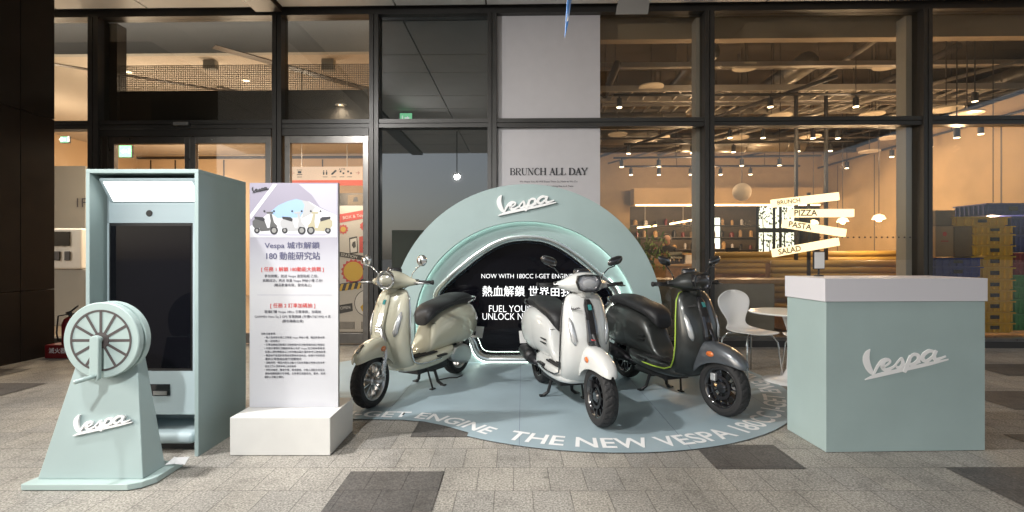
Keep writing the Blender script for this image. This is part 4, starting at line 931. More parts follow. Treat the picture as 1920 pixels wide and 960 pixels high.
# ---------------------------------------------------------------- self-service kiosk
ko = thing('photo_kiosk', 'tall mint framed touchscreen kiosk with white light panel', 'kiosk', CW(0, 0), YAW)
xL, xR, yF, yB, zT = -2.594, -1.908, 3.0176, 3.557, 1.749; tk = .024
sh = MB(); sh.box(xL, xL+tk, yF, yB, 0, zT-tk); sh.box(xR-tk, xR, yF, yB, 0, zT-tk); sh.box(xL, xR, yF, yB, zT-tk, zT); sh.box(xL+tk, xR-tk, yB-.02, yB, 0, zT-tk)
sh.build('outer_shell', 'mint', ko, bevel=.002)
im = yF+.10
def kx(px, t=im): return (px-960)/FPX*t
def kz(py, t=im): return H+(480-py)/FPX*t
fp = MB(); a, b_ = xL+.06, xR-tk-.004
sx0, sx1, sz0, sz1 = kx(201), kx(361.5), kz(696), kz(418)
op0, op1 = .03, kz(777)
fp.box(a, sx0, im, im+.3, op1, kz(370)); fp.box(sx1, b_, im, im+.3, op1, kz(370)); fp.box(sx0, sx1, im, im+.3, sz1, kz(370)); fp.box(sx0, sx1, im, im+.3, op1, sz0)
fp.box(a, a+.03, im, im+.3, op0, op1); fp.box(b_-.03, b_, im, im+.3, op0, op1); fp.box(a+.03, b_-.03, im+.25, im+.3, op0, op1)
fp.build('machine_body', 'mint_blue', ko)
MB().box(sx0+.001, sx1-.001, im+.006, im+.05, sz0+.001, sz1-.001).build('screen_bezel', 'black', ko)
MB().box(sx0+.018, sx1-.018, im+.002, im+.0055, sz0+.018, sz1-.018).build('touchscreen', 'black_screen', ko)
# light hood
zh0, zh1 = kz(382), kz(333, im-.07)
hood = MB().add([(a-.02, im-.07, zh1), (b_+.0, im-.07, zh1), (b_, im-.002, zh0), (a+.005, im-.002, zh0), (a-.02, im+.2, zh1), (b_, im+.2, zh1), (b_, im+.2, zh0), (a+.005, im+.2, zh0)], [(0,3,2,1),(4,5,6,7),(0,1,5,4),(1,2,6,5),(2,3,7,6),(3,0,4,7)])
hood.build('light_hood', 'mint_blue', ko, bevel=.018, seg=3)
def hp(fx_, fz): # point on the sloping hood face
    y = im-.07+(1-fz)*.068; z = zh0+(zh1-zh0)*fz; x = (a+.005-.025*fz)+(b_-(a+.005)+.025*fz)*fx_; return Vector((x, y, z))
nrm = Vector((0, -(zh1-zh0), -.068)).normalized()*.003
lp_ = [hp(.06, .10)+nrm, hp(.985, .10)+nrm, hp(.94, .84)+nrm, hp(.05, .84)+nrm]
MB().add(lp_+[p-nrm*.9 for p in lp_], [(0,1,2,3),(0,4,5,1),(1,5,6,2),(2,6,7,3),(3,7,4,0)]).build('light_panel', 'kiosk_light', ko)
MB().lathe([(0, -.004), (.018, -.004), (.021, 0), (.021, .003)], 24, 'y', (kx(280), im-.001, kz(400))).build('camera_lens', 'black', ko)
MB().box(kx(250), kx(319), im-.003, im-.0005, kz(742), kz(720)).build('slot_panel', 'black_gloss', ko, bevel=.001); MB().box(kx(289), kx(314), im-.010, im-.004, kz(740), kz(733)).build('printer_slot', 'silver', ko)
MB().box(a+.032, b_-.032, im-.06, im+.24, .055, .125).build('output_tray', 'mint_blue', ko, bevel=.03, seg=4)
MB().box(a+.04, b_-.04, im+.02, im+.24, .004, .05).build('plinth', 'black', ko)

# ---------------------------------------------------------------- crank wheel stand
wsd = thing('wheel_stand', 'mint crank wheel game stand with spoked disc in front of the kiosk', 'game stand', CW(0, 0), YAW)
bp0 = 2.573
pl = [(-2.53-.02, bp0), (-1.995, bp0), (-1.94, bp0+.03), (-1.905, bp0+.09), (-1.905, bp0+.30), (-2.53, bp0+.30)]
MB().plate(pl, .003, .036).build('base_plate', 'mint_edge', wsd, bevel=.004)
yb0, yb1 = 2.63, 2.80
F0 = [(-2.515, yb0, .037), (-1.957, yb0, .037), (-1.957, yb1, .037), (-2.515, yb1, .037)]
F1 = [(-2.395, yb0+.11, .66), (-2.07, yb0+.11, .66), (-2.07, yb1, .66), (-2.395, yb1, .66)]
MB().loft([F0, F1]).build('tapered_body', 'mint', wsd, bevel=.003)
wc = Vector((-2.212, 2.67, .766)); r0 = .2045
MB().lathe([(0, 0), (r0-.004, 0), (r0, .004), (r0, .035), (r0-.004, .038), (0, .038)], 72, 'y', wc).build('wheel_disc', 'mint_edge', wsd)
MB().lathe([(0, .041), (r0-.012, .041), (r0-.012, .05), (0, .05)], 72, 'y', wc).build('spacer_disc', 'mint', wsd)
MB().lathe([(0, .053), (r0, .053), (r0, .088), (0, .088)], 72, 'y', wc+Vector((0, 0, 0))).build('wheel_disc', 'mint_edge', wsd)
mat('spoke_brown', (.075, .062, .062), .5)
spk = MB(); spk.lathe([(.155, -.0006), (.165, -.0006), (.165, -.003), (.155, -.003)], 72, 'y', wc, close=True)
for k in range(12):
    t = R(30*k+90); u = Vector((math.cos(t), 0, math.sin(t))); w_ = Vector((-u.z, 0, u.x))*.0072
    A, B = wc+u*.042, wc+u*.156; e = Vector((0, -.0025, 0))
    spk.add([A-w_+e, B-w_+e, B+w_+e, A+w_+e], [(0,1,2,3)])
spk.build('spokes', 'spoke_brown', wsd); MB().lathe([(0, -.004), (.044, -.004), (.044, -.0006)], 32, 'y', wc).build('hub', 'spoke_brown', wsd)
cr = wc+Vector((-.004, -.03, .006))
pr = [(cr.x+.025*math.cos(R(a_)), cr.z+.025*math.sin(R(a_))) for a_ in range(0, 181, 20)]+[(cr.x-.025+.012*0, cr.z-.20)]+[(cr.x-.002+.023*math.cos(R(a_)), cr.z-.205+.012*math.sin(R(a_))) for a_ in (200, 240, 270, 300, 340)]+[(cr.x+.023, cr.z-.20)]
MB().prism(pr, cr.y-.012, cr.y+.012).cyl((cr.x, cr.y+.01, cr.z), (cr.x, cr.y+.03, cr.z), .018).build('crank_arm', 'mint_edge', wsd, bevel=.004)
MB().tube([(cr.x+.005, cr.y-.010, cr.z-.19), (cr.x-.012, cr.y-.045, cr.z-.195), (cr.x-.03, cr.y-.095, cr.z-.2)], .0115, 14).build('crank_handle', 'mint_edge', wsd, smooth=True)
yl = lambda z: yb0+.11*(z-.037)/(.66-.037)
lo = strokes('lettering', LOGO, 'white_logo', wsd, .307/323, .012, (-2.352, yl(.27)-.004, .255), (90-10, 0, 0), w=1.25)
pb_ = MB().loft([[(-1.96, 2.78, .039), (-1.84, 2.80, .039), (-1.80, 2.86, .039), (-1.93, 2.88, .039)], [(-1.95, 2.79, .05), (-1.86, 2.81, .055), (-1.83, 2.85, .06), (-1.92, 2.87, .05)]])
pp = thing('folded_paper', 'crumpled white paper lying behind the wheel stand base', 'paper', CW(0, 0), YAW)
MB().add([(-1.96, 2.80, .040), (-1.90, 2.79, .05), (-1.855, 2.81, .038), (-1.85, 2.845, .068), (-1.90, 2.86, .05), (-1.94, 2.85, .065), (-1.905, 2.825, .072)], [(0,1,6),(1,2,6),(2,3,6),(3,4,6),(4,5,6),(5,0,6)]).build('sheet', 'paper', pp, solid=.003)

# ---------------------------------------------------------------- banner
bs = thing('banner_stand', 'white roll banner with event text on a thick white box base', 'banner', CW(0, 0), YAW)
MB().box(-1.7215, -1.1095, 3.026, 3.459, .003, .234).build('box_base', 'white_paint', bs, bevel=.003)
bt = 3.229; bxL, bxR, bz0, bz1 = -1.708, -1.132, .2355, 1.696
MB().box(bxL, bxR, bt+.003, bt+.028, bz0, bz1).build('board', 'lobby_grey', bs)
bb = thing('x', None, None); bpy.data.objects.remove(bb)
bp_ = MB().box(bxL, bxR, bt, bt+.0025, bz0, bz1).build('printed_face', 'banner_print', bs)
def bX(px): return (px-960)/FPX*bt
def bZ(py): return H+(480-py)/FPX*bt
def bquad(pts, m, d, name='print'): return MB().add([(bX(x), bt-d, bZ(y)) for x, y in pts], [tuple(range(len(pts)))]).build(name, m, bs)
def btext(s, px0, px1, py, m, bold=0, hpx=None): return text('lettering', s, .03, m, bs, (bX((px0+px1)/2), bt-.0015, bZ(py)), bold=bold, width=bX(px1)-bX(px0), height=(hpx*bt/FPX if hpx else None))
mat('p_blue', (.30, .45, .68), .5); mat('p_white', (.64, .64, .67), .5); mat('p_lilac', (.45, .44, .52), .5); mat('p_cream', (.42, .38, .26), .5); mat('p_pale', (.42, .42, .43), .5); mat('p_grey', (.10, .10, .10), .5)
bquad([(469,424),(482,418),(505,398),(530,382),(556,375),(580,378),(600,390),(632,404),(632,445),(469,445)], 'p_white', .0008)
bquad([(506,398),(522,385),(540,377),(556,373),(566,376),(571,384),(570,396),(563,408),(520,409)], 'p_blue', .0012)
bquad([(632,404),(632,345),(560,345),(585,366),(600,388)], 'p_lilac', .0004)
bquad([(571,384),(566,376),(560,374),(578,378),(592,388),(584,400),(566,410)], 'p_pale', .0013)
bquad([(469,402),(512,345),(520,345),(470,412)], 'p_white', .0006)
def mini(cx_, m, f):
    def P(L): return [(cx_+f*x*1.06, 440+y*1.06) for x, y in L]
    bquad([(cx_+f*q[0], 440+q[1]) for q in ((-20, -2), (24, -1), (18, 2), (-10, 2))], 'p_lilac', .0013)
    def disc(x, y, r, mm, d): bquad([(cx_+f*x+r*math.cos(a_*.45), 440+y+r*1.08*math.sin(a_*.45)) for a_ in range(14)], mm, d)
    disc(17, -8, 7.5, 'ink', .0014); disc(17, -8, 4.3, 'silver', .0018); disc(-15, -8, 5.5, 'ink', .0014); disc(-15, -8, 2.5, 'silver', .0018)
    bquad(P([(-22,-24),(-14,-31),(-2,-28),(2,-18),(4,-12),(8,-12),(10,-24),(8,-36),(12,-37),(16,-22),(22,-15),(20,-13),(12,-14),(8,-7),(-8,-6),(-10,-12),(-18,-11),(-22,-16)]), m, .0016)
    bquad(P([(-19,-32),(-4,-31),(0,-28),(-1,-23),(-8,-25),(-18,-28)]), 'ink', .0020)
    bquad(P([(2,-40),(14,-41),(15,-37),(4,-37)]), m, .0020)
    for q in ((-1, -44), (17, -44)): disc(q[0], q[1], 1.8, 'ink', .0022)
mini(497, 'p_grey', 1); mini(549, 'p_pale', 1); mini(600, 'p_cream', -1)
strokes('lettering', LOGO, 'ink', bs, (bX(505)-bX(473))/323, .0008, (bX(473), bt-.001, bZ(362)), w=1.3)
btext('Vespa 城市解鎖', 496.5, 600, 461, 'ink_slate', .0007, 15); btext('180 動能研究站', 498, 599, 481, 'ink_slate', .0007, 15)
btext('[ 任務 1 解鎖 180動能大挑戰 ]', 490, 607, 505.5, 'ink_red', .0005); btext('參加挑戰，就送 Vespa 造型貼紙 乙份。', 498, 599, 518, 'ink_grey', .0003)
btext('挑戰成功，再送 限量 Vespa 神秘小禮 乙份!', 493, 605, 526.5, 'ink_grey', .0003); btext('(贈品數量有限，發完為止)', 514, 584, 535, 'ink_grey', .0003)
bquad([(482,552.6),(622,552.6),(622,553.4),(482,553.4)], 'p_lilac', .0012)
btext('[ 任務 2 訂車加碼抽 ]', 507, 591, 573.5, 'ink_red', .0005); btext('現場訂購 Vespa 180cc 引擎車款，加碼抽', 496, 602, 585, 'ink_grey', .0003)
btext('GARMIN Venu Sq 2 GPS 智慧腕錶 (市價NT$7,990) 4 名', 478, 620, 594, 'ink_grey', .0003); btext('(顏色隨機出貨)', 529, 569, 602.5, 'ink_grey', .0003)
btext('活動注意事項：', 491, 519, 626, 'ink_grey', .0003)
notes = ['・每人每車限兌換乙次限量 Vespa 神秘小禮，贈品數量有限', '　限一送完為止', '・訂車加碼抽活動需於活動期間內至活動現場完成訂購登記', '・中獎名單將於活動結束後公布於 Vespa 官方粉絲專頁並', '　由專人通知得獎者以上所列贈品圖片僅供參考以實物為準',
         '・贈品恕不接受折換現金或更換其他商品，如遇不可抗拒因', '　素將以等值商品替代相關規定', '・活動時間、贈品內容及活動方式如有異動以現場公告為準', '　或洽工作人員將有專人為您說明', '・依稅法規定，機會中獎、獎項價值、中獎人須配合填寫及', '　繳納相關稅額方可領獎，主辦單位保留修改、暫停、延長', '　或終止活動之權利。']
for i, s_ in enumerate(notes):
    btext(s_, 495, {1: 523, 6: 563, 8: 553, 11: 532}.get(i, 608), 633+i*6.75, 'ink_grey', .0003)
arcp = [(540+70*math.cos(R(a_)), 752-36*math.sin(R(a_))) for a_ in range(20, 120, 10)]

# ---------------------------------------------------------------- reception counter
c0 = CW(1.947, 3.0748); rzc = YAW+math.atan2(3.1085-3.0748, 2.965-1.947)
rc = thing('reception_counter', 'mint reception counter with white top band and white script lettering', 'counter', (c0.x, c0.y, 0), rzc)
Wc = 1.018; Dc = .41
MB().box(0, Wc, 0, Dc, .003, .936).build('counter_body', 'mint', rc, bevel=.002)
MB().box(-.012, Wc+.010, -.008, Dc+.008, .937, 1.081).build('top_band', 'band_white', rc, bevel=.002)
logo(rc, 'white_logo', .535, .0015, (.245, -.001, H-232*3.08/FPX))
lp2 = rc.matrix_world
cdp = Vector((.0, .30, 1.082)); 
ch = thing('card_display', 'small framed white card on a stand at the left end of the counter', 'card display', (0, 0, 0))
P_ = CW((1535-960)/FPX*3.40, 3.40, 1.083); ch.location = P_; ch.rotation_euler = (0, 0, R(8))
MB().lathe([(0, 0), (.03, 0), (.03, .006), (.006, .01), (.006, .05), (0, .05)], 20).build('stand', 'black', ch); MB().box(-.042, .042, -.006, .006, .045, .17).build('frame', 'black', ch, bevel=.003)
MB().box(-.036, .036, -.0085, -.0065, .052, .163).build('card', 'white_gloss', ch)

# ---------------------------------------------------------------- chair and table
def chair(label, loc, rz, first=None):
    if first: return dup(first, label, loc, rz)
    c = thing('shell_chair', label, 'chair', loc, rz, 'white shell chairs at the round table')
    # shell: seat and waisted round back, facing +x
    rows = []
    prof = [(.22, .445, .17), (.19, .455, .20), (.05, .445, .215), (-.10, .45, .205), (-.17, .47, .15), (-.205, .52, .105), (-.225, .58, .13), (-.24, .66, .19), (-.25, .74, .215), (-.255, .80, .19), (-.258, .845, .12), (-.26, .86, .04)]
    for x, z, w in prof: rows.append([(x+(.03*abs(s)**2 if z > .5 else 0), w*s, z+(.012*s*s if z < .5 else 0)) for s in (-1, -.6, -.2, .2, .6, 1)])
    MB().loft(rows, closed=False, cap=False).build('shell', 'white_gloss', c, sub=2, solid=.011)
    for sx_, sy_ in ((1, 1), (1, -1), (-1, 1), (-1, -1)):
        MB().tube([(sx_*.06, sy_*.05, .435), (sx_*.14, sy_*.15, .425), (sx_*.175, sy_*.185, .36), (sx_*.215, sy_*.215, .003)], .0085, 8).build('leg', 'chrome', c, smooth=True)
    return c
tp_ = CW((1482-960)/FPX*4.83, 4.83)
ch1 = chair('white shell chair with chrome legs left of the round table', CW((1405-960)/FPX*5.05, 5.05), R(-72))
chair('white shell chair mostly hidden behind the reception counter', CW((1520-960)/FPX*4.75, 4.72), R(170), ch1)
tb_ = thing('tulip_table', 'white round pedestal table partly behind the reception counter', 'table', tp_)
MB().lathe([(0, .66), (.37, .665), (.375, .672), (.37, .68), (0, .68)], 56).build('tabletop', 'white_gloss', tb_)
MB().lathe([(.25, .003), (.252, .01), (.16, .022), (.07, .05), (.035, .12), (.026, .3), (.032, .5), (.07, .62), (.10, .658), (0, .659)], 32).build('pedestal', 'white_gloss', tb_, smooth=True)

# hanging things under the canopy
hp_ = thing('hanging_pennant', 'blue and white pennant tip hanging from the canopy seen nearly edge on', 'pennant', CW((1064-960)/FPX*3.6, 3.6, 0))
zt_ = H+410/FPX*3.6
MB().add([(-.02, 0, zt_), (.005, .0, zt_+.10), (.06, .05, zt_+.5), (.01, -.03, zt_+.5), (-.012, -.01, zt_+.12)], [(0,1,2,3,4)]).build('pennant_sheet', mat('blue_print', (.10, .30, .75), .4), hp_, solid=.004)
MB().add([(-.006, -.008, zt_+.11), (.004, -.006, zt_+.12), (.045, .03, zt_+.5), (.012, -.02, zt_+.5)], [(0,1,2,3)]).build('white_print', 'white_logo', hp_, solid=.006); MB().cyl((.03, 0, zt_+.5), (.03, 0, CZ), .003, 6).build('cord', 'black', hp_)
hs_ = thing('hanging_sign', 'grey acrylic sign hanging flat under the canopy edge', 'hanging sign', CW((1187-960)/FPX*5.4, 5.4, H+453/FPX*5.4))
MB().add([(-.19, 0, 0), (.16, 0, 0), (.20, -.08, .42), (-.12, -.08, .42)], [(0,1,2,3)]).build('sign_sheet', 'acrylic', hs_, solid=.012); MB().cyl((-.08, -.07, .4), (-.08, -.07, CZ-hs_.location.z), .004, 6).cyl((.15, -.07, .4), (.15, -.07, CZ-hs_.location.z), .004, 6).build('cord', 'black', hs_)

# ---------------------------------------------------------------- scooters
def loopYZ(x, zb_, zt_, w, e=2.6, n=20):
    cz_, hz = (zb_+zt_)/2, (zt_-zb_)/2; o = []
    for k in range(n):
        t = 2*math.pi*k/n; c, s = math.cos(t), math.sin(t)
        o.append((x, w*abs(c)**(2/e)*(1 if c >= 0 else -1), cz_+hz*abs(s)**(2/e)*(1 if s >= 0 else -1)))
    return o
def scooter(label, loc, heading, style):
    S = style; body = S['paint']; s = thing('scooter', label, 'scooter', loc, heading, 'scooters parked on the floor graphic'); s.scale = (.965, .965, .965)
    P = lambda mb, name, m, par=s, **k: mb.build(name, m, par, **k)
    fx_, rx_, wr = .665, -.665, .222
    # rear body with under-seat front
    B = [(-.925, .54, .64, .045), (-.905, .48, .70, .092), (-.85, .42, .75, .142), (-.74, .37, .775, .175), (-.60, .345, .77, .188), (-.44, .325, .755, .180), (-.30, .315, .72, .156), (-.19, .31, .67, .134), (-.12, .31, .56, .124), (-.07, .305, .44, .118), (.0, .30, .375, .11), (.1, .30, .35, .09)]
    rb_ = P(MB().loft([loopYZ(*q) for q in B]), 'rear_body', body, sub=2)
    for sg in (-1, 1):
        cw = MB(); secs = []
        for x, zb2_, zt2, w in ((-.895, .53, .62, .03), (-.87, .46, .68, .065), (-.80, .40, .72, .083), (-.68, .355, .735, .093), (-.52, .345, .72, .088), (-.40, .37, .69, .065), (-.31, .43, .64, .035), (-.27, .49, .59, .01)):
            yc = sg*(.102 if x > -.84 else .075); secs.append([(p[0], p[1]+yc, p[2]) for p in loopYZ(x, zb2_, zt2, w, 2.2)])
        P(cw.loft(secs), 'side_cowl', body, sub=2)
        if S.get('vents'):
            P(MB().box(-.30, -.16, sg*.140, sg*.150, .505, .515).box(-.30, -.16, sg*.140, sg*.150, .47, .48), 'vent_slot', 'black')
    # legshield
    L = [(.205, .15, .24, .085), (.235, .20, .335, .140), (.30, .275, .415, .176), (.40, .332, .475, .197), (.52, .362, .515, .204), (.64, .362, .515, .200), (.76, .348, .475, .190), (.86, .332, .432, .176), (.925, .318, .395, .156), (.955, .31, .368, .122), (.968, .305, .335, .06)]
    def lsec(z, xe, xf, w, n=14):
        o = []
        for k in range(n+1): a_ = -math.pi/2+math.pi*k/n; o.append((xe+(xf-xe)*max(0, math.cos(a_))**.85, w*math.sin(a_), z))
        for k in range(n-1, 0, -1): a_ = -math.pi/2+math.pi*k/n; o.append((xe-.02+(xf-xe)*.45*max(0, math.cos(a_)), (w-.012)*math.sin(a_), z))
        return o
    P(MB().loft([lsec(*q) for q in L]), 'legshield', body, sub=2)
    P(MB().loft([loopYZ(.26, .33, .90, .10, 3), loopYZ(.315, .36, .93, .13, 3), loopYZ(.36, .38, .93, .12, 3)]), 'glovebox', body, sub=1)
    # floor
    Fq = [(.36, .24, .325, .10), (.30, .22, .34, .165), (.18, .208, .342, .188), (0, .205, .342, .192), (-.18, .212, .345, .19), (-.34, .235, .36, .18), (-.46, .30, .37, .14)]
    P(MB().loft([loopYZ(x, a_, b2, w, 3.5) for x, a_, b2, w in Fq]), 'floorboard', body, sub=1)
    rbm = MB()
    for sg in (-1, 1):
        for k in range(4): y = sg*(.07+k*.028); rbm.box(-.10, .24, y-.008, y+.008, .338, .352)
    P(rbm, 'floor_mat', 'rubber', bevel=.003)
    trm = S['trim']
    for sg in (-1, 1):
        pth = [(.312, .06, .966), (.320, .130, .945), (.333, .170, .885), (.352, .194, .76), (.368, .207, .62), (.365, .210, .50), (.335, .202, .39), (.285, .190, .32), (.20, .192, .288), (.05, .196, .280), (-.12, .195, .284)]
        if sg == 1 or True:
            f2 = []
            for i in range(len(pth)-1):
                for q in range(4): f2.append(Vector(pth[i]).lerp(Vector(pth[i+1]), q/4))
            f2.append(Vector(pth[-1])); f2 = [Vector((p.x, p.y*sg, p.z)) for p in f2]
            P(MB().tube(f2, S.get('trimr', .007), 8), 'edge_trim', trm, smooth=True)
    # steering column, headset
    P(MB().tube([(.345, 0, .93), (.352, 0, 1.0)], [.062, .05], 16), 'steering_neck', body, smooth=True)
    # everything that steers pivots about the head
    st = S['steer']; rot = Matrix.Translation((.45, 0, 0)) @ Matrix.Rotation(st, 4, 'Z') @ Matrix.Translation((-.45, 0, 0))
    def PS(mb, name, m, par=s, **k): mb.xf(rot); return mb.build(name, m, par, **k)
    hs2 = []
    for y, cx_, cz_, rx, rz in ((-.245, .287, 1.022, .018, .018), (-.22, .292, 1.022, .026, .025), (-.165, .31, 1.027, .044, .038), (-.125, .335, 1.035, .082, .062), (-.07, .352, 1.04, .106, .083), (0, .355, 1.042, .114, .090), (.07, .352, 1.04, .106, .083), (.125, .335, 1.035, .082, .062), (.165, .31, 1.027, .044, .038), (.22, .292, 1.022, .026, .025), (.245, .287, 1.022, .018, .018)):
        hs2.append([(cx_+rx*math.cos(2*math.pi*k/16), y, cz_+rz*math.sin(2*math.pi*k/16)) for k in range(16)])
    PS(MB().loft(hs2), 'headset', body, sub=2)
    PS(MB().loft([[(.30+.05*math.cos(2*math.pi*k/16)*q, .075*math.sin(2*math.pi*k/16)*q, z) for k in range(16)] for z, q in ((1.06, 1), (1.135, .95), (1.15, .8))]), 'instrument_pod', 'black_gloss', smooth=True)
    for sg in (-1, 1):
        PS(MB().tube([(.287, sg*.24, 1.022), (.265, sg*.36, 1.022)], .0175, 14).tube([(.266, sg*.358, 1.022), (.264, sg*.37, 1.022)], .021, 14), 'grip', 'rubber', smooth=True)
        PS(MB().box(.27, .31, sg*.215-.02, sg*.215+.02, 1.0, 1.048), 'switch_block', 'black', bevel=.006)
        PS(MB().tube([(.31, sg*.20, 1.02), (.345, sg*.235, 1.02), (.345, sg*.30, 1.018), (.325, sg*.37, 1.012)], [.006, .008, .006, .005], 8), 'brake_lever', S['lever'], smooth=True)
        mx_, my_, mz_ = .315, sg*.285, 1.215
        PS(MB().tube([(.30, sg*.165, 1.045), (.295, sg*.18, 1.10), (.30, sg*.235, 1.155), (mx_+.01, my_-sg*.005, mz_-.04)], .0055, 8), 'mirror_stem', S['metal'], smooth=True)
        mm = MB()
        if S['round']:
            mm.lathe([(0, .030), (.03, .026), (.046, .012), (.050, 0), (.046, -.006)], 24, 'x', (mx_, my_, mz_))
            g = MB().lathe([(0, -.003), (.045, -.003)], 24, 'x', (mx_-.001, my_, mz_))
        else:
            def mo(k, r): a_ = 2*math.pi*k/20; return (abs(math.cos(a_))**.8*math.copysign(1, math.cos(a_))*.066*r, abs(math.sin(a_))**.8*math.copysign(1, math.sin(a_))*.037*r+.02*math.cos(a_)*r*sg)
            mm.loft([[(mx_+x, my_+mo(k, r)[0]*1, mz_+mo(k, r)[1]) for k in range(20)] for x, r in ((-.006, .97), (0, 1), (.014, .9), (.028, .5))])
            g = MB().add([(mx_-.008, my_+mo(k, .9)[0], mz_+mo(k, .9)[1]) for k in range(20)], [tuple(range(20))])
        mo_ = PS(mm, 'mirror', S['metal'], smooth=True); PS(g, 'mirror_glass', 'mirror', mo_)
    # headlight
    if S['round']:
        hl = PS(MB().lathe([(.070, .385), (.084, .42), (.084, .458), (.078, .468), (.072, .462), (.070, .40)], 36, 'x', (0, 0, 1.043)), 'headlight', 'chrome', smooth=True)
        PS(MB().lathe([(0, .478), (.03, .476), (.055, .468), (.073, .456)], 30, 'x', (0, 0, 1.043)), 'headlight_glass', 'glass_lens', hl, smooth=True)
        PS(MB().lathe([(0, .415), (.02, .42), (.05, .432), (.072, .452)], 12, 'x', (0, 0, 1.043)), 'reflector', 'chrome', hl)
        PS(MB().lathe([(0, .455), (.022, .45), (.024, .425)], 16, 'x', (0, 0, 1.043)), 'bulb_shield', 'clear_lens', hl, smooth=True)
        for q in (-.038, .038): PS(MB().box(.44, .452, q-.005, q+.005, 1.0, 1.086), 'light_bar', 'clear_lens', hl)
    else:
        hexa = [(q[0]*1.22, q[1]*1.18) for q in [(.088, .005), (.072, .05), (.03, .058), (-.03, .058), (-.072, .05), (-.088, .005), (-.066, -.05), (-.03, -.062), (.03, -.062), (.066, -.05)]]
        def hx(x, r): return [(x, a_*r, 1.043+b2*r) for a_, b2 in hexa]
        hl = PS(MB().loft([hx(.375, .92), hx(.44, 1.0), hx(.458, .97), hx(.458, .86), hx(.43, .84)]), 'headlight', 'black_gloss', bevel=.003)
        PS(MB().loft([hx(.455, .86), hx(.463, .7)]), 'headlight_glass', 'glass_lens', hl)
        for a_, b2 in ((-.044, .028), (.044, .028), (-.038, -.030), (.038, -.030)):
            PS(MB().lathe([(0, .436), (.012, .438), (.022, .447), (.025, .450)], 18, 'x', (0, a_, 1.043+b2)), 'reflector', 'chrome', hl, smooth=True)
        PS(MB().box(.44, .451, -.07, .07, 1.040, 1.046), 'light_bar', 'clear_lens', hl)
    # fender
    Fd = [(.878, .392, .410, .010), (.868, .395, .44, .034), (.84, .404, .478, .055), (.785, .415, .518, .070), (.70, .422, .550, .079), (.61, .412, .568, .083), (.52, .380, .570, .084), (.455, .33, .555, .082), (.42, .29, .52, .076)]
    secs = []
    for x, zb2_, zt2, w in Fd:
        o = []
        for k in range(15):
            a_ = math.pi*k/14; c, sn = math.cos(a_), math.sin(a_); o.append((x, w*abs(c)**.75*(1 if c >= 0 else -1), zb2_+(zt2-zb2_)*sn**.7))
        secs.append(o)
    fd = PS(MB().loft(secs, closed=False, cap=False), 'front_fender', S.get('fender', body), sub=2, solid=.006)
    for sg in (-1, 1):
        rf_ = MB().lathe([(0, .007), (.026, .005), (.030, 0)], 20, 'y', (0, 0, 0)); rf_.xf(Matrix.Translation((.60, sg*.084, .48)) @ Matrix.Rotation(R(180 if sg < 0 else 0), 4, 'X') @ Matrix.Diagonal((1.25, 1, .75, 1)))
        PS(rf_, 'side_reflector', 'orange_lens', fd, smooth=True)
    if S['round']: PS(MB().loft([[(.90, .006*c, .535+.0*c), (.90, -.006, .535)][:0] or [(x, -.012, z), (x, .012, z), (x, .008, z+.01), (x, -.008, z+.01)] for x, z in ((.77, .53), (.815, .507), (.845, .482))]), 'fender_crest', 'chrome', fd)
    # wheels
    def wheel(xc, rimm, front):
        def grv(a_, r, h):
            if r < .205: return 0
            return -.005 if ((a_*26/(2*math.pi)+abs(h)*13) % 1) < .22 and abs(h) > .006 else 0
        prof = [(.150, .040), (.162, .050), (.182, .055), (.203, .050), (.207, .046), (.2125, .038), (.2165, .028), (.2200, .016), (.2215, .007), (.2205, .004), (.2205, -.004), (.2215, -.007), (.2200, -.016), (.2165, -.028), (.2125, -.038), (.207, -.046), (.203, -.050), (.182, -.055), (.162, -.050), (.150, -.040)]
        mk = PS if front else P
        ty = mk(MB().lathe(prof, 156, 'y', (xc, 0, wr), grv), 'tyre', 'rubber', smooth=False)
        rm = mk(MB().lathe([(.152, .044), (.158, .046), (.156, .038), (.142, .03), (.138, 0), (.142, -.03), (.156, -.038), (.158, -.046), (.152, -.044), (.134, -.032), (.132, 0), (.134, .032)], 60, 'y', (xc, 0, wr), close=True), 'rim', rimm, smooth=True)
        sp = MB(); ns = S['spokes']
        for k in range(ns):
            a_ = 2*math.pi*k/ns+.3
            for da in ((-.13, .13) if ns <= 6 else (0,)):
                u0, u1 = (math.cos(a_+da*.3), math.sin(a_+da*.3)), (math.cos(a_+da*2.0), math.sin(a_+da*2.0)); wv = S['spokew']
                c0_, c1_ = Vector((xc+u0[0]*.03, 0, wr+u0[1]*.03)), Vector((xc+u1[0]*.137, 0, wr+u1[1]*.137)); d = (c1_-c0_).normalized(); nv = Vector((-d.z, 0, d.x))
                sp.loft([[c0_+nv*wv+Vector((0, .024, 0)), c0_-nv*wv+Vector((0, .024, 0)), c0_-nv*wv-Vector((0, .024, 0)), c0_+nv*wv-Vector((0, .024, 0))], [c1_+nv*wv*.7+Vector((0, .030, 0)), c1_-nv*wv*.7+Vector((0, .030, 0)), c1_-nv*wv*.7-Vector((0, .030, 0)), c1_+nv*wv*.7-Vector((0, .030, 0))]])
        mk(sp, 'spokes', rimm, rm); mk(MB().lathe([(0, .045), (.032, .045), (.044, .034), (.044, -.034), (.032, -.045), (0, -.045)], 24, 'y', (xc, 0, wr)), 'hub', S['hub'], rm, smooth=False)
    wheel(fx_, S['rim'], True); wheel(rx_, S['rim'], False)
    # brake disc on the right, fork arm on the left
    PS(MB().lathe([(.068, -.034), (.090, -.034), (.090, -.038), (.068, -.038)], 40, 'y', (fx_, 0, wr), close=True), 'brake_disc', 'dark_metal')
    PS(MB().box(fx_-.085, fx_-.035, -.062, -.030, wr+.045, wr+.105), 'brake_caliper', S['caliper'], bevel=.008)
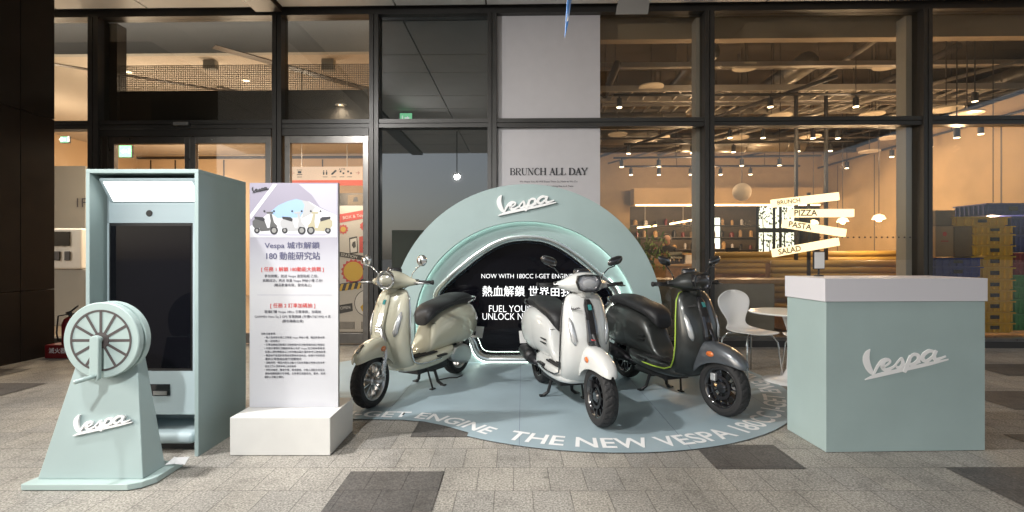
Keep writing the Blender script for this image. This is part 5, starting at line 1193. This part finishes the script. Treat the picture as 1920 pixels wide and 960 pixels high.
    PS(MB().tube([(.52, .0, .66), (.535, .04, .55), (.565, .078, .42), (.60, .083, .30), (.612, .083, .235)], [.022, .022, .020, .018, .016], 12).tube([(.612, .083, .235), (fx_, .078, wr)], [.02, .024], 12).tube([(fx_, .02, wr), (fx_, .095, wr)], .022, 14), 'fork_arm', S['metalf'], smooth=True)
    sprg = MB(); 
    sprg.tube([(.60+.018*math.cos(q*.8)-.0, .083+.018*math.sin(q*.8), .44-.0042*q) for q in range(44)], .0045, 6); sprg.tube([(.585, .083, .46), (.625, .083, .24)], .009, 8)
    PS(sprg, 'shock_absorber', S['spring'], smooth=True)
    # engine, belt cover, silencer
    eng = P(MB().loft([loopYZ(-.40, .20, .36, .06, 3), loopYZ(-.46, .16, .38, .085, 3), loopYZ(-.56, .15, .40, .085, 3), loopYZ(-.60, .17, .36, .06, 3)]), 'engine_block', 'dark_metal', sub=1)
    cv = MB(); secs = []
    for y, q in ((.085, .9), (.09, 1), (.135, 1), (.15, .85)): secs.append([(x*q+(1-q)*-.57, y, z*q+(1-q)*.24) for x, z in ((-.36, .27), (-.42, .33), (-.60, .34), (-.74, .29), (-.765, .23), (-.74, .16), (-.66, .13), (-.46, .17), (-.38, .21))])
    P(cv.loft(secs), 'belt_cover', S['cover'], bevel=.008)
    mf = P(MB().tube([(-.40, -.115, .235), (-.50, -.125, .25), (-.56, -.128, .26), (-.86, -.13, .30), (-.885, -.13, .303)], [.022, .036, .055, .058, .04], 20), 'silencer', S['muffler'], smooth=True)
    P(MB().tube([(-.57, -.131, .262), (-.80, -.133, .293)], .0590, 20), 'heat_shield', S['metalf'], smooth=True)
    P(MB().tube([(-.15, -.03, .24), (-.28, -.08, .22), (-.40, -.13, .235)], .018, 10), 'exhaust_pipe', 'dark_metal', smooth=True)
    P(MB().tube([(-.70, .07, .24), (-.78, .08, .52)], .022, 12), 'rear_shock', 'dark_metal', smooth=True)
    secs = []
    for a_ in range(20, 160, 14):
        t = R(a_); secs.append([(rx_+.25*math.cos(t)*q, y, wr+.25*math.sin(t)*q) for y, q in ((-.07, .93), (-.06, 1), (.06, 1), (.07, .93))])
    P(MB().loft(secs, closed=False, cap=False), 'rear_mudguard', 'black', solid=.005)
    P(MB().loft([[(-.86, -.05, .42), (-.86, .05, .42), (-.90, .05, .47), (-.90, -.05, .47)], [(-.99, -.045, .36), (-.99, .045, .36), (-1.01, .045, .39), (-1.01, -.045, .39)]]), 'plate_holder', 'black')
    pt_ = MB().box(-.135, .135, -.004, .004, -.065, .065); pt_.xf(Matrix.Translation((-1.0, 0, .40)) @ Matrix.Rotation(R(-20), 4, 'Y') @ Matrix.Rotation(R(90), 4, 'Z')); P(pt_, 'number_plate', 'white_gloss')
    P(MB().loft([loopYZ(-.935, .58, .66, .035), loopYZ(-.915, .565, .68, .06)]), 'tail_light', 'red_lens', smooth=True)
    # stand
    P(MB().tube([(-.13, .07, .25), (-.17, .115, .04), (-.185, .155, .008)], .015, 8).tube([(-.13, -.07, .25), (-.17, -.115, .04), (-.185, -.155, .008)], .015, 8).box(-.205, -.165, .14, .19, .002, .014).box(-.205, -.165, -.19, -.14, .002, .014).tube([(-.15, -.09, .14), (-.15, .09, .14)], .009, 8), 'centre_stand', 'black')
    P(MB().tube([(.02, .12, .24), (.0, .14, .12), (-.02, .16, .015)], .009, 8).box(-.05, .01, .145, .175, .002, .012), 'side_stand', 'black')
    P(MB().tube([(-.17, .115, .05), (-.28, .17, .055), (-.36, .21, .045), (-.40, .25, .06)], .007, 8), 'kick_pedal', 'black', smooth=True)
    P(MB().box(-.20, -.06, .165, .21, .30, .318).box(-.20, -.06, -.21, -.165, .30, .318), 'footrest', 'black', bevel=.004)
    P(MB().box(-.32, .14, -.12, .12, .165, .225).box(-.40, -.10, -.09, .09, .14, .19), 'underframe', 'black', bevel=.01)
    # seat
    Sq = [(-.86, .765, .81, .055), (-.83, .755, .845, .100), (-.74, .745, .868, .126), (-.60, .745, .870, .135), (-.49, .74, .855, .14), (-.42, .73, .828, .145), (-.32, .715, .815, .147), (-.21, .69, .800, .138), (-.12, .64, .775, .120), (-.065, .59, .735, .098), (-.045, .575, .68, .062)]
    se = P(MB().loft([loopYZ(x, a_, b2, w, 2.7) for x, a_, b2, w in Sq]), 'seat', 'seat_black', sub=2)
    for sg in (-1, 1): P(MB().tube([(x, sg*(w+.001), (a_+b2)/2+.006) for x, a_, b2, w in Sq[1:-1]], .003, 6), 'seat_piping', 'black', se, smooth=True)
    P(MB().tube([(-.68, .140, .765), (-.82, .130, .785), (-.91, .09, .805), (-.93, 0, .81), (-.91, -.09, .805), (-.82, -.130, .785), (-.68, -.140, .765)], .009, 10), 'grab_rail', S['metal'], smooth=True)
    # front details
    tie = MB(); secs = []
    for z, xo, w in ((.915, .410, .020), (.87, .440, .036), (.76, .486, .041), (.66, .522, .043), (.60, .532, .045), (.570, .528, .036)): secs.append([(xo-.03, -w, z), (xo+.001, -w, z), (xo+.011, -w*.55, z), (xo+.011, w*.55, z), (xo+.001, w, z), (xo-.03, w, z)])
    te = P(tie.loft(secs), 'horn_cover', S['tie'], bevel=.003)
    P(MB().add([(.4535, -.014, .875), (.4535, .014, .875), (.4725, .014, .835), (.4725, -.014, .835)], [(0,1,2,3)]), 'emblem', 'tie_teal', te, solid=.004)
    if S['round']:
        for k in range(3): P(MB().box(.525, .5445, -.028+k*.002, .028-k*.002, .605+k*.024, .613+k*.024), 'horn_louvre', 'chrome', te, bevel=.002)
    else: P(MB().tube([(.522, -.034, .625), (.543, -.012, .612), (.543, .012, .612), (.522, .034, .625)], .0055, 8), 'accent', S['accent'], te)
    def shp(z):     # front surface of the shield at height z
        for i in range(len(L)-1):
            if L[i][0] <= z <= L[i+1][0]:
                f = (z-L[i][0])/(L[i+1][0]-L[i][0]); return [L[i][j]*(1-f)+L[i+1][j]*f for j in (1, 2, 3)]
    for sg in (-1, 1):
        q = []
        for z, d in ((.565, .0), (.60, .008), (.67, .012), (.735, .009), (.775, .0)):
            xe, xf, w = shp(z); r_ = []
            for a_ in (34, 40, 47, 54, 60):
                wd = .62 if d > 0 else .12; a2 = 47+(z-.67)*75+(a_-47)*wd; t = R(a2); e = .004+d*math.cos(R((a_-47)*6)); r_.append((xe+(xf-xe)*math.cos(t)**.85+e*.75-.004, sg*((w)*math.sin(t)+e*.7-.002), z))
            q.append(r_)
        P(MB().loft(q, closed=False, cap=False), 'turn_signal', 'clear_lens', smooth=True, solid=.003)
    for sg in (-1, 1):
        P(MB().loft([[(x, sg*(yy+dy), zz) for dy, zz in ((-.012, z-.016), (.012, z-.016), (.012, z+.016), (-.012, z+.016))] for x, yy, z in ((-.77, .172, .59), (-.83, .155, .585), (-.87, .128, .58))]), 'rear_indicator', 'clear_lens', bevel=.005)
        P(MB().tube([(.30, sg*.13, 1.02), (.33, sg*.09, .985), (.335, sg*.06, .95)], .005, 6).tube([(.29, sg*.17, 1.015), (.335, sg*.12, .97), (.33, sg*.07, .94)], .004, 6), 'control_cable', 'black', smooth=True)
    P(MB().tube([(-.155, y, .60-.0*y) for y in (-.10, -.05, 0, .05, .10)], .0025, 6), 'panel_gap', 'black')
    xe, xf, w = shp(.83); sgn = -1
    t = R(-50); P_ = (xe+(xf-xe)*math.cos(t)**.85+.004, w*math.sin(t), .83)
    strokes('badge', LOGO, S['badge'], s, .085/323, .002, P_, (90, 0, 42), w=1.2)
    P(MB().box(-.98, -.975, -.001, .001, .001, .002), 'x', 'black') if False else None
    return s
cols = {'cream': ((.52, .505, .395), .2), 'white': ((.58, .585, .57), .2), 'grey': ((.036, .039, .038), .33)}
for k_, (c_, r_) in cols.items():
    mat('paint_'+k_, c_, r_, coat=1 if k_ != 'grey' else .45, metal=0 if k_ != 'grey' else .35)
mat('fender_grey', (.085, .095, .108), .3, metal=.4, coat=1)
def place(fpx, rpx):
    def g(px, py): t = H*FPX/(py-480); return CW((px-960)/FPX*t, t)
    A, B = g(*fpx), g(*rpx); d = (A-B).normalized(); c = A-d*.655; return (c.x, c.y, .009), math.atan2(d.y, d.x)
l_, h_ = place((687, 766), (862, 699))
scooter('cream scooter with round chrome headlight left of the screen', l_, h_, dict(paint='paint_cream', trim='chrome', rim='silver', spokes=12, spokew=.006, hub='silver', metal='chrome', metalf='silver', lever='silver', round=True, tie='paint_cream', accent='chrome', caliper='silver', spring='chrome', cover='silver', muffler='dark_metal', steer=R(8), badge='chrome'))
l_, h_ = place((1129, 802), (1018, 719))
scooter('white scooter with black trim and polygonal headlight in the middle', l_, h_, dict(paint='paint_white', trim='black_gloss', rim='black_gloss', spokes=6, spokew=.006, hub='black_gloss', metal='black_gloss', metalf='black', lever='black', round=False, tie='black_gloss', accent='red_lens', caliper='dark_metal', spring='dark_metal', cover='dark_metal', muffler='dark_metal', steer=R(-2), badge='ink', vents=True))
l_, h_ = place((1356, 783), (1184, 712))
scooter('dark grey scooter with lime edge trim right of the white one', l_, h_, dict(paint='paint_grey', trim='lime', trimr=.006, rim='black_gloss', spokes=6, spokew=.006, hub='black_gloss', metal='black_gloss', metalf='dark_metal', lever='black', round=False, tie='black_gloss', accent='black', caliper='clear_lens', spring='dark_metal', cover='dark_metal', muffler='dark_metal', steer=R(6), badge='black', fender='fender_grey', vents=True))

# ---------------------------------------------------------------- event floodlight (its reflection shows in the tinted pane) and an added fill floodlight
def flood(loc, target, e, label, color, size=.10, ang=150, bl=.9):
    f_ = thing('floodlight', label, 'floodlight', loc, group='floodlights hung from the canopy')
    d = Vector(target)-Vector(loc); q = d.to_track_quat('-Z', 'Y')
    o = MB().box(-.10, .10, -.07, .07, 0, .05).build('housing', 'black', f_, bevel=.008); o.rotation_mode = 'QUATERNION'; o.rotation_quaternion = q
    o2 = MB().box(-.045, .045, -.03, .03, -.006, -.001).build('lens', mat('flood_lens', (1, 1, 1), .5, emit=(1, .97, .9), es=9), f_); o2.rotation_mode = 'QUATERNION'; o2.rotation_quaternion = q
    MB().cyl((0, 0, .03), (0, 0, CZ-loc[2]), .012).build('drop_rod', 'black', f_)
    la = lamp('SPOT', 'flood_lamp', q @ Vector((0, 0, -.02)), e, color, size, parent=f_, spot=ang, blend=bl); la.rotation_mode = 'QUATERNION'; la.rotation_quaternion = q
flood((-1.75, .35, 3.35), (-1.0, 4.4, .5), 270, 'white floodlight hung from the canopy over the left of the display', (1, .98, .95), .07, 100, 1)
flood((-3.36, 2.3, 4.1), (.9, 4.2, .3), 400, 'added white fill floodlight hung from the canopy over the scooters', (1, .98, .95), .08)  # added fill lamp, brightens the left-facing sides of the display
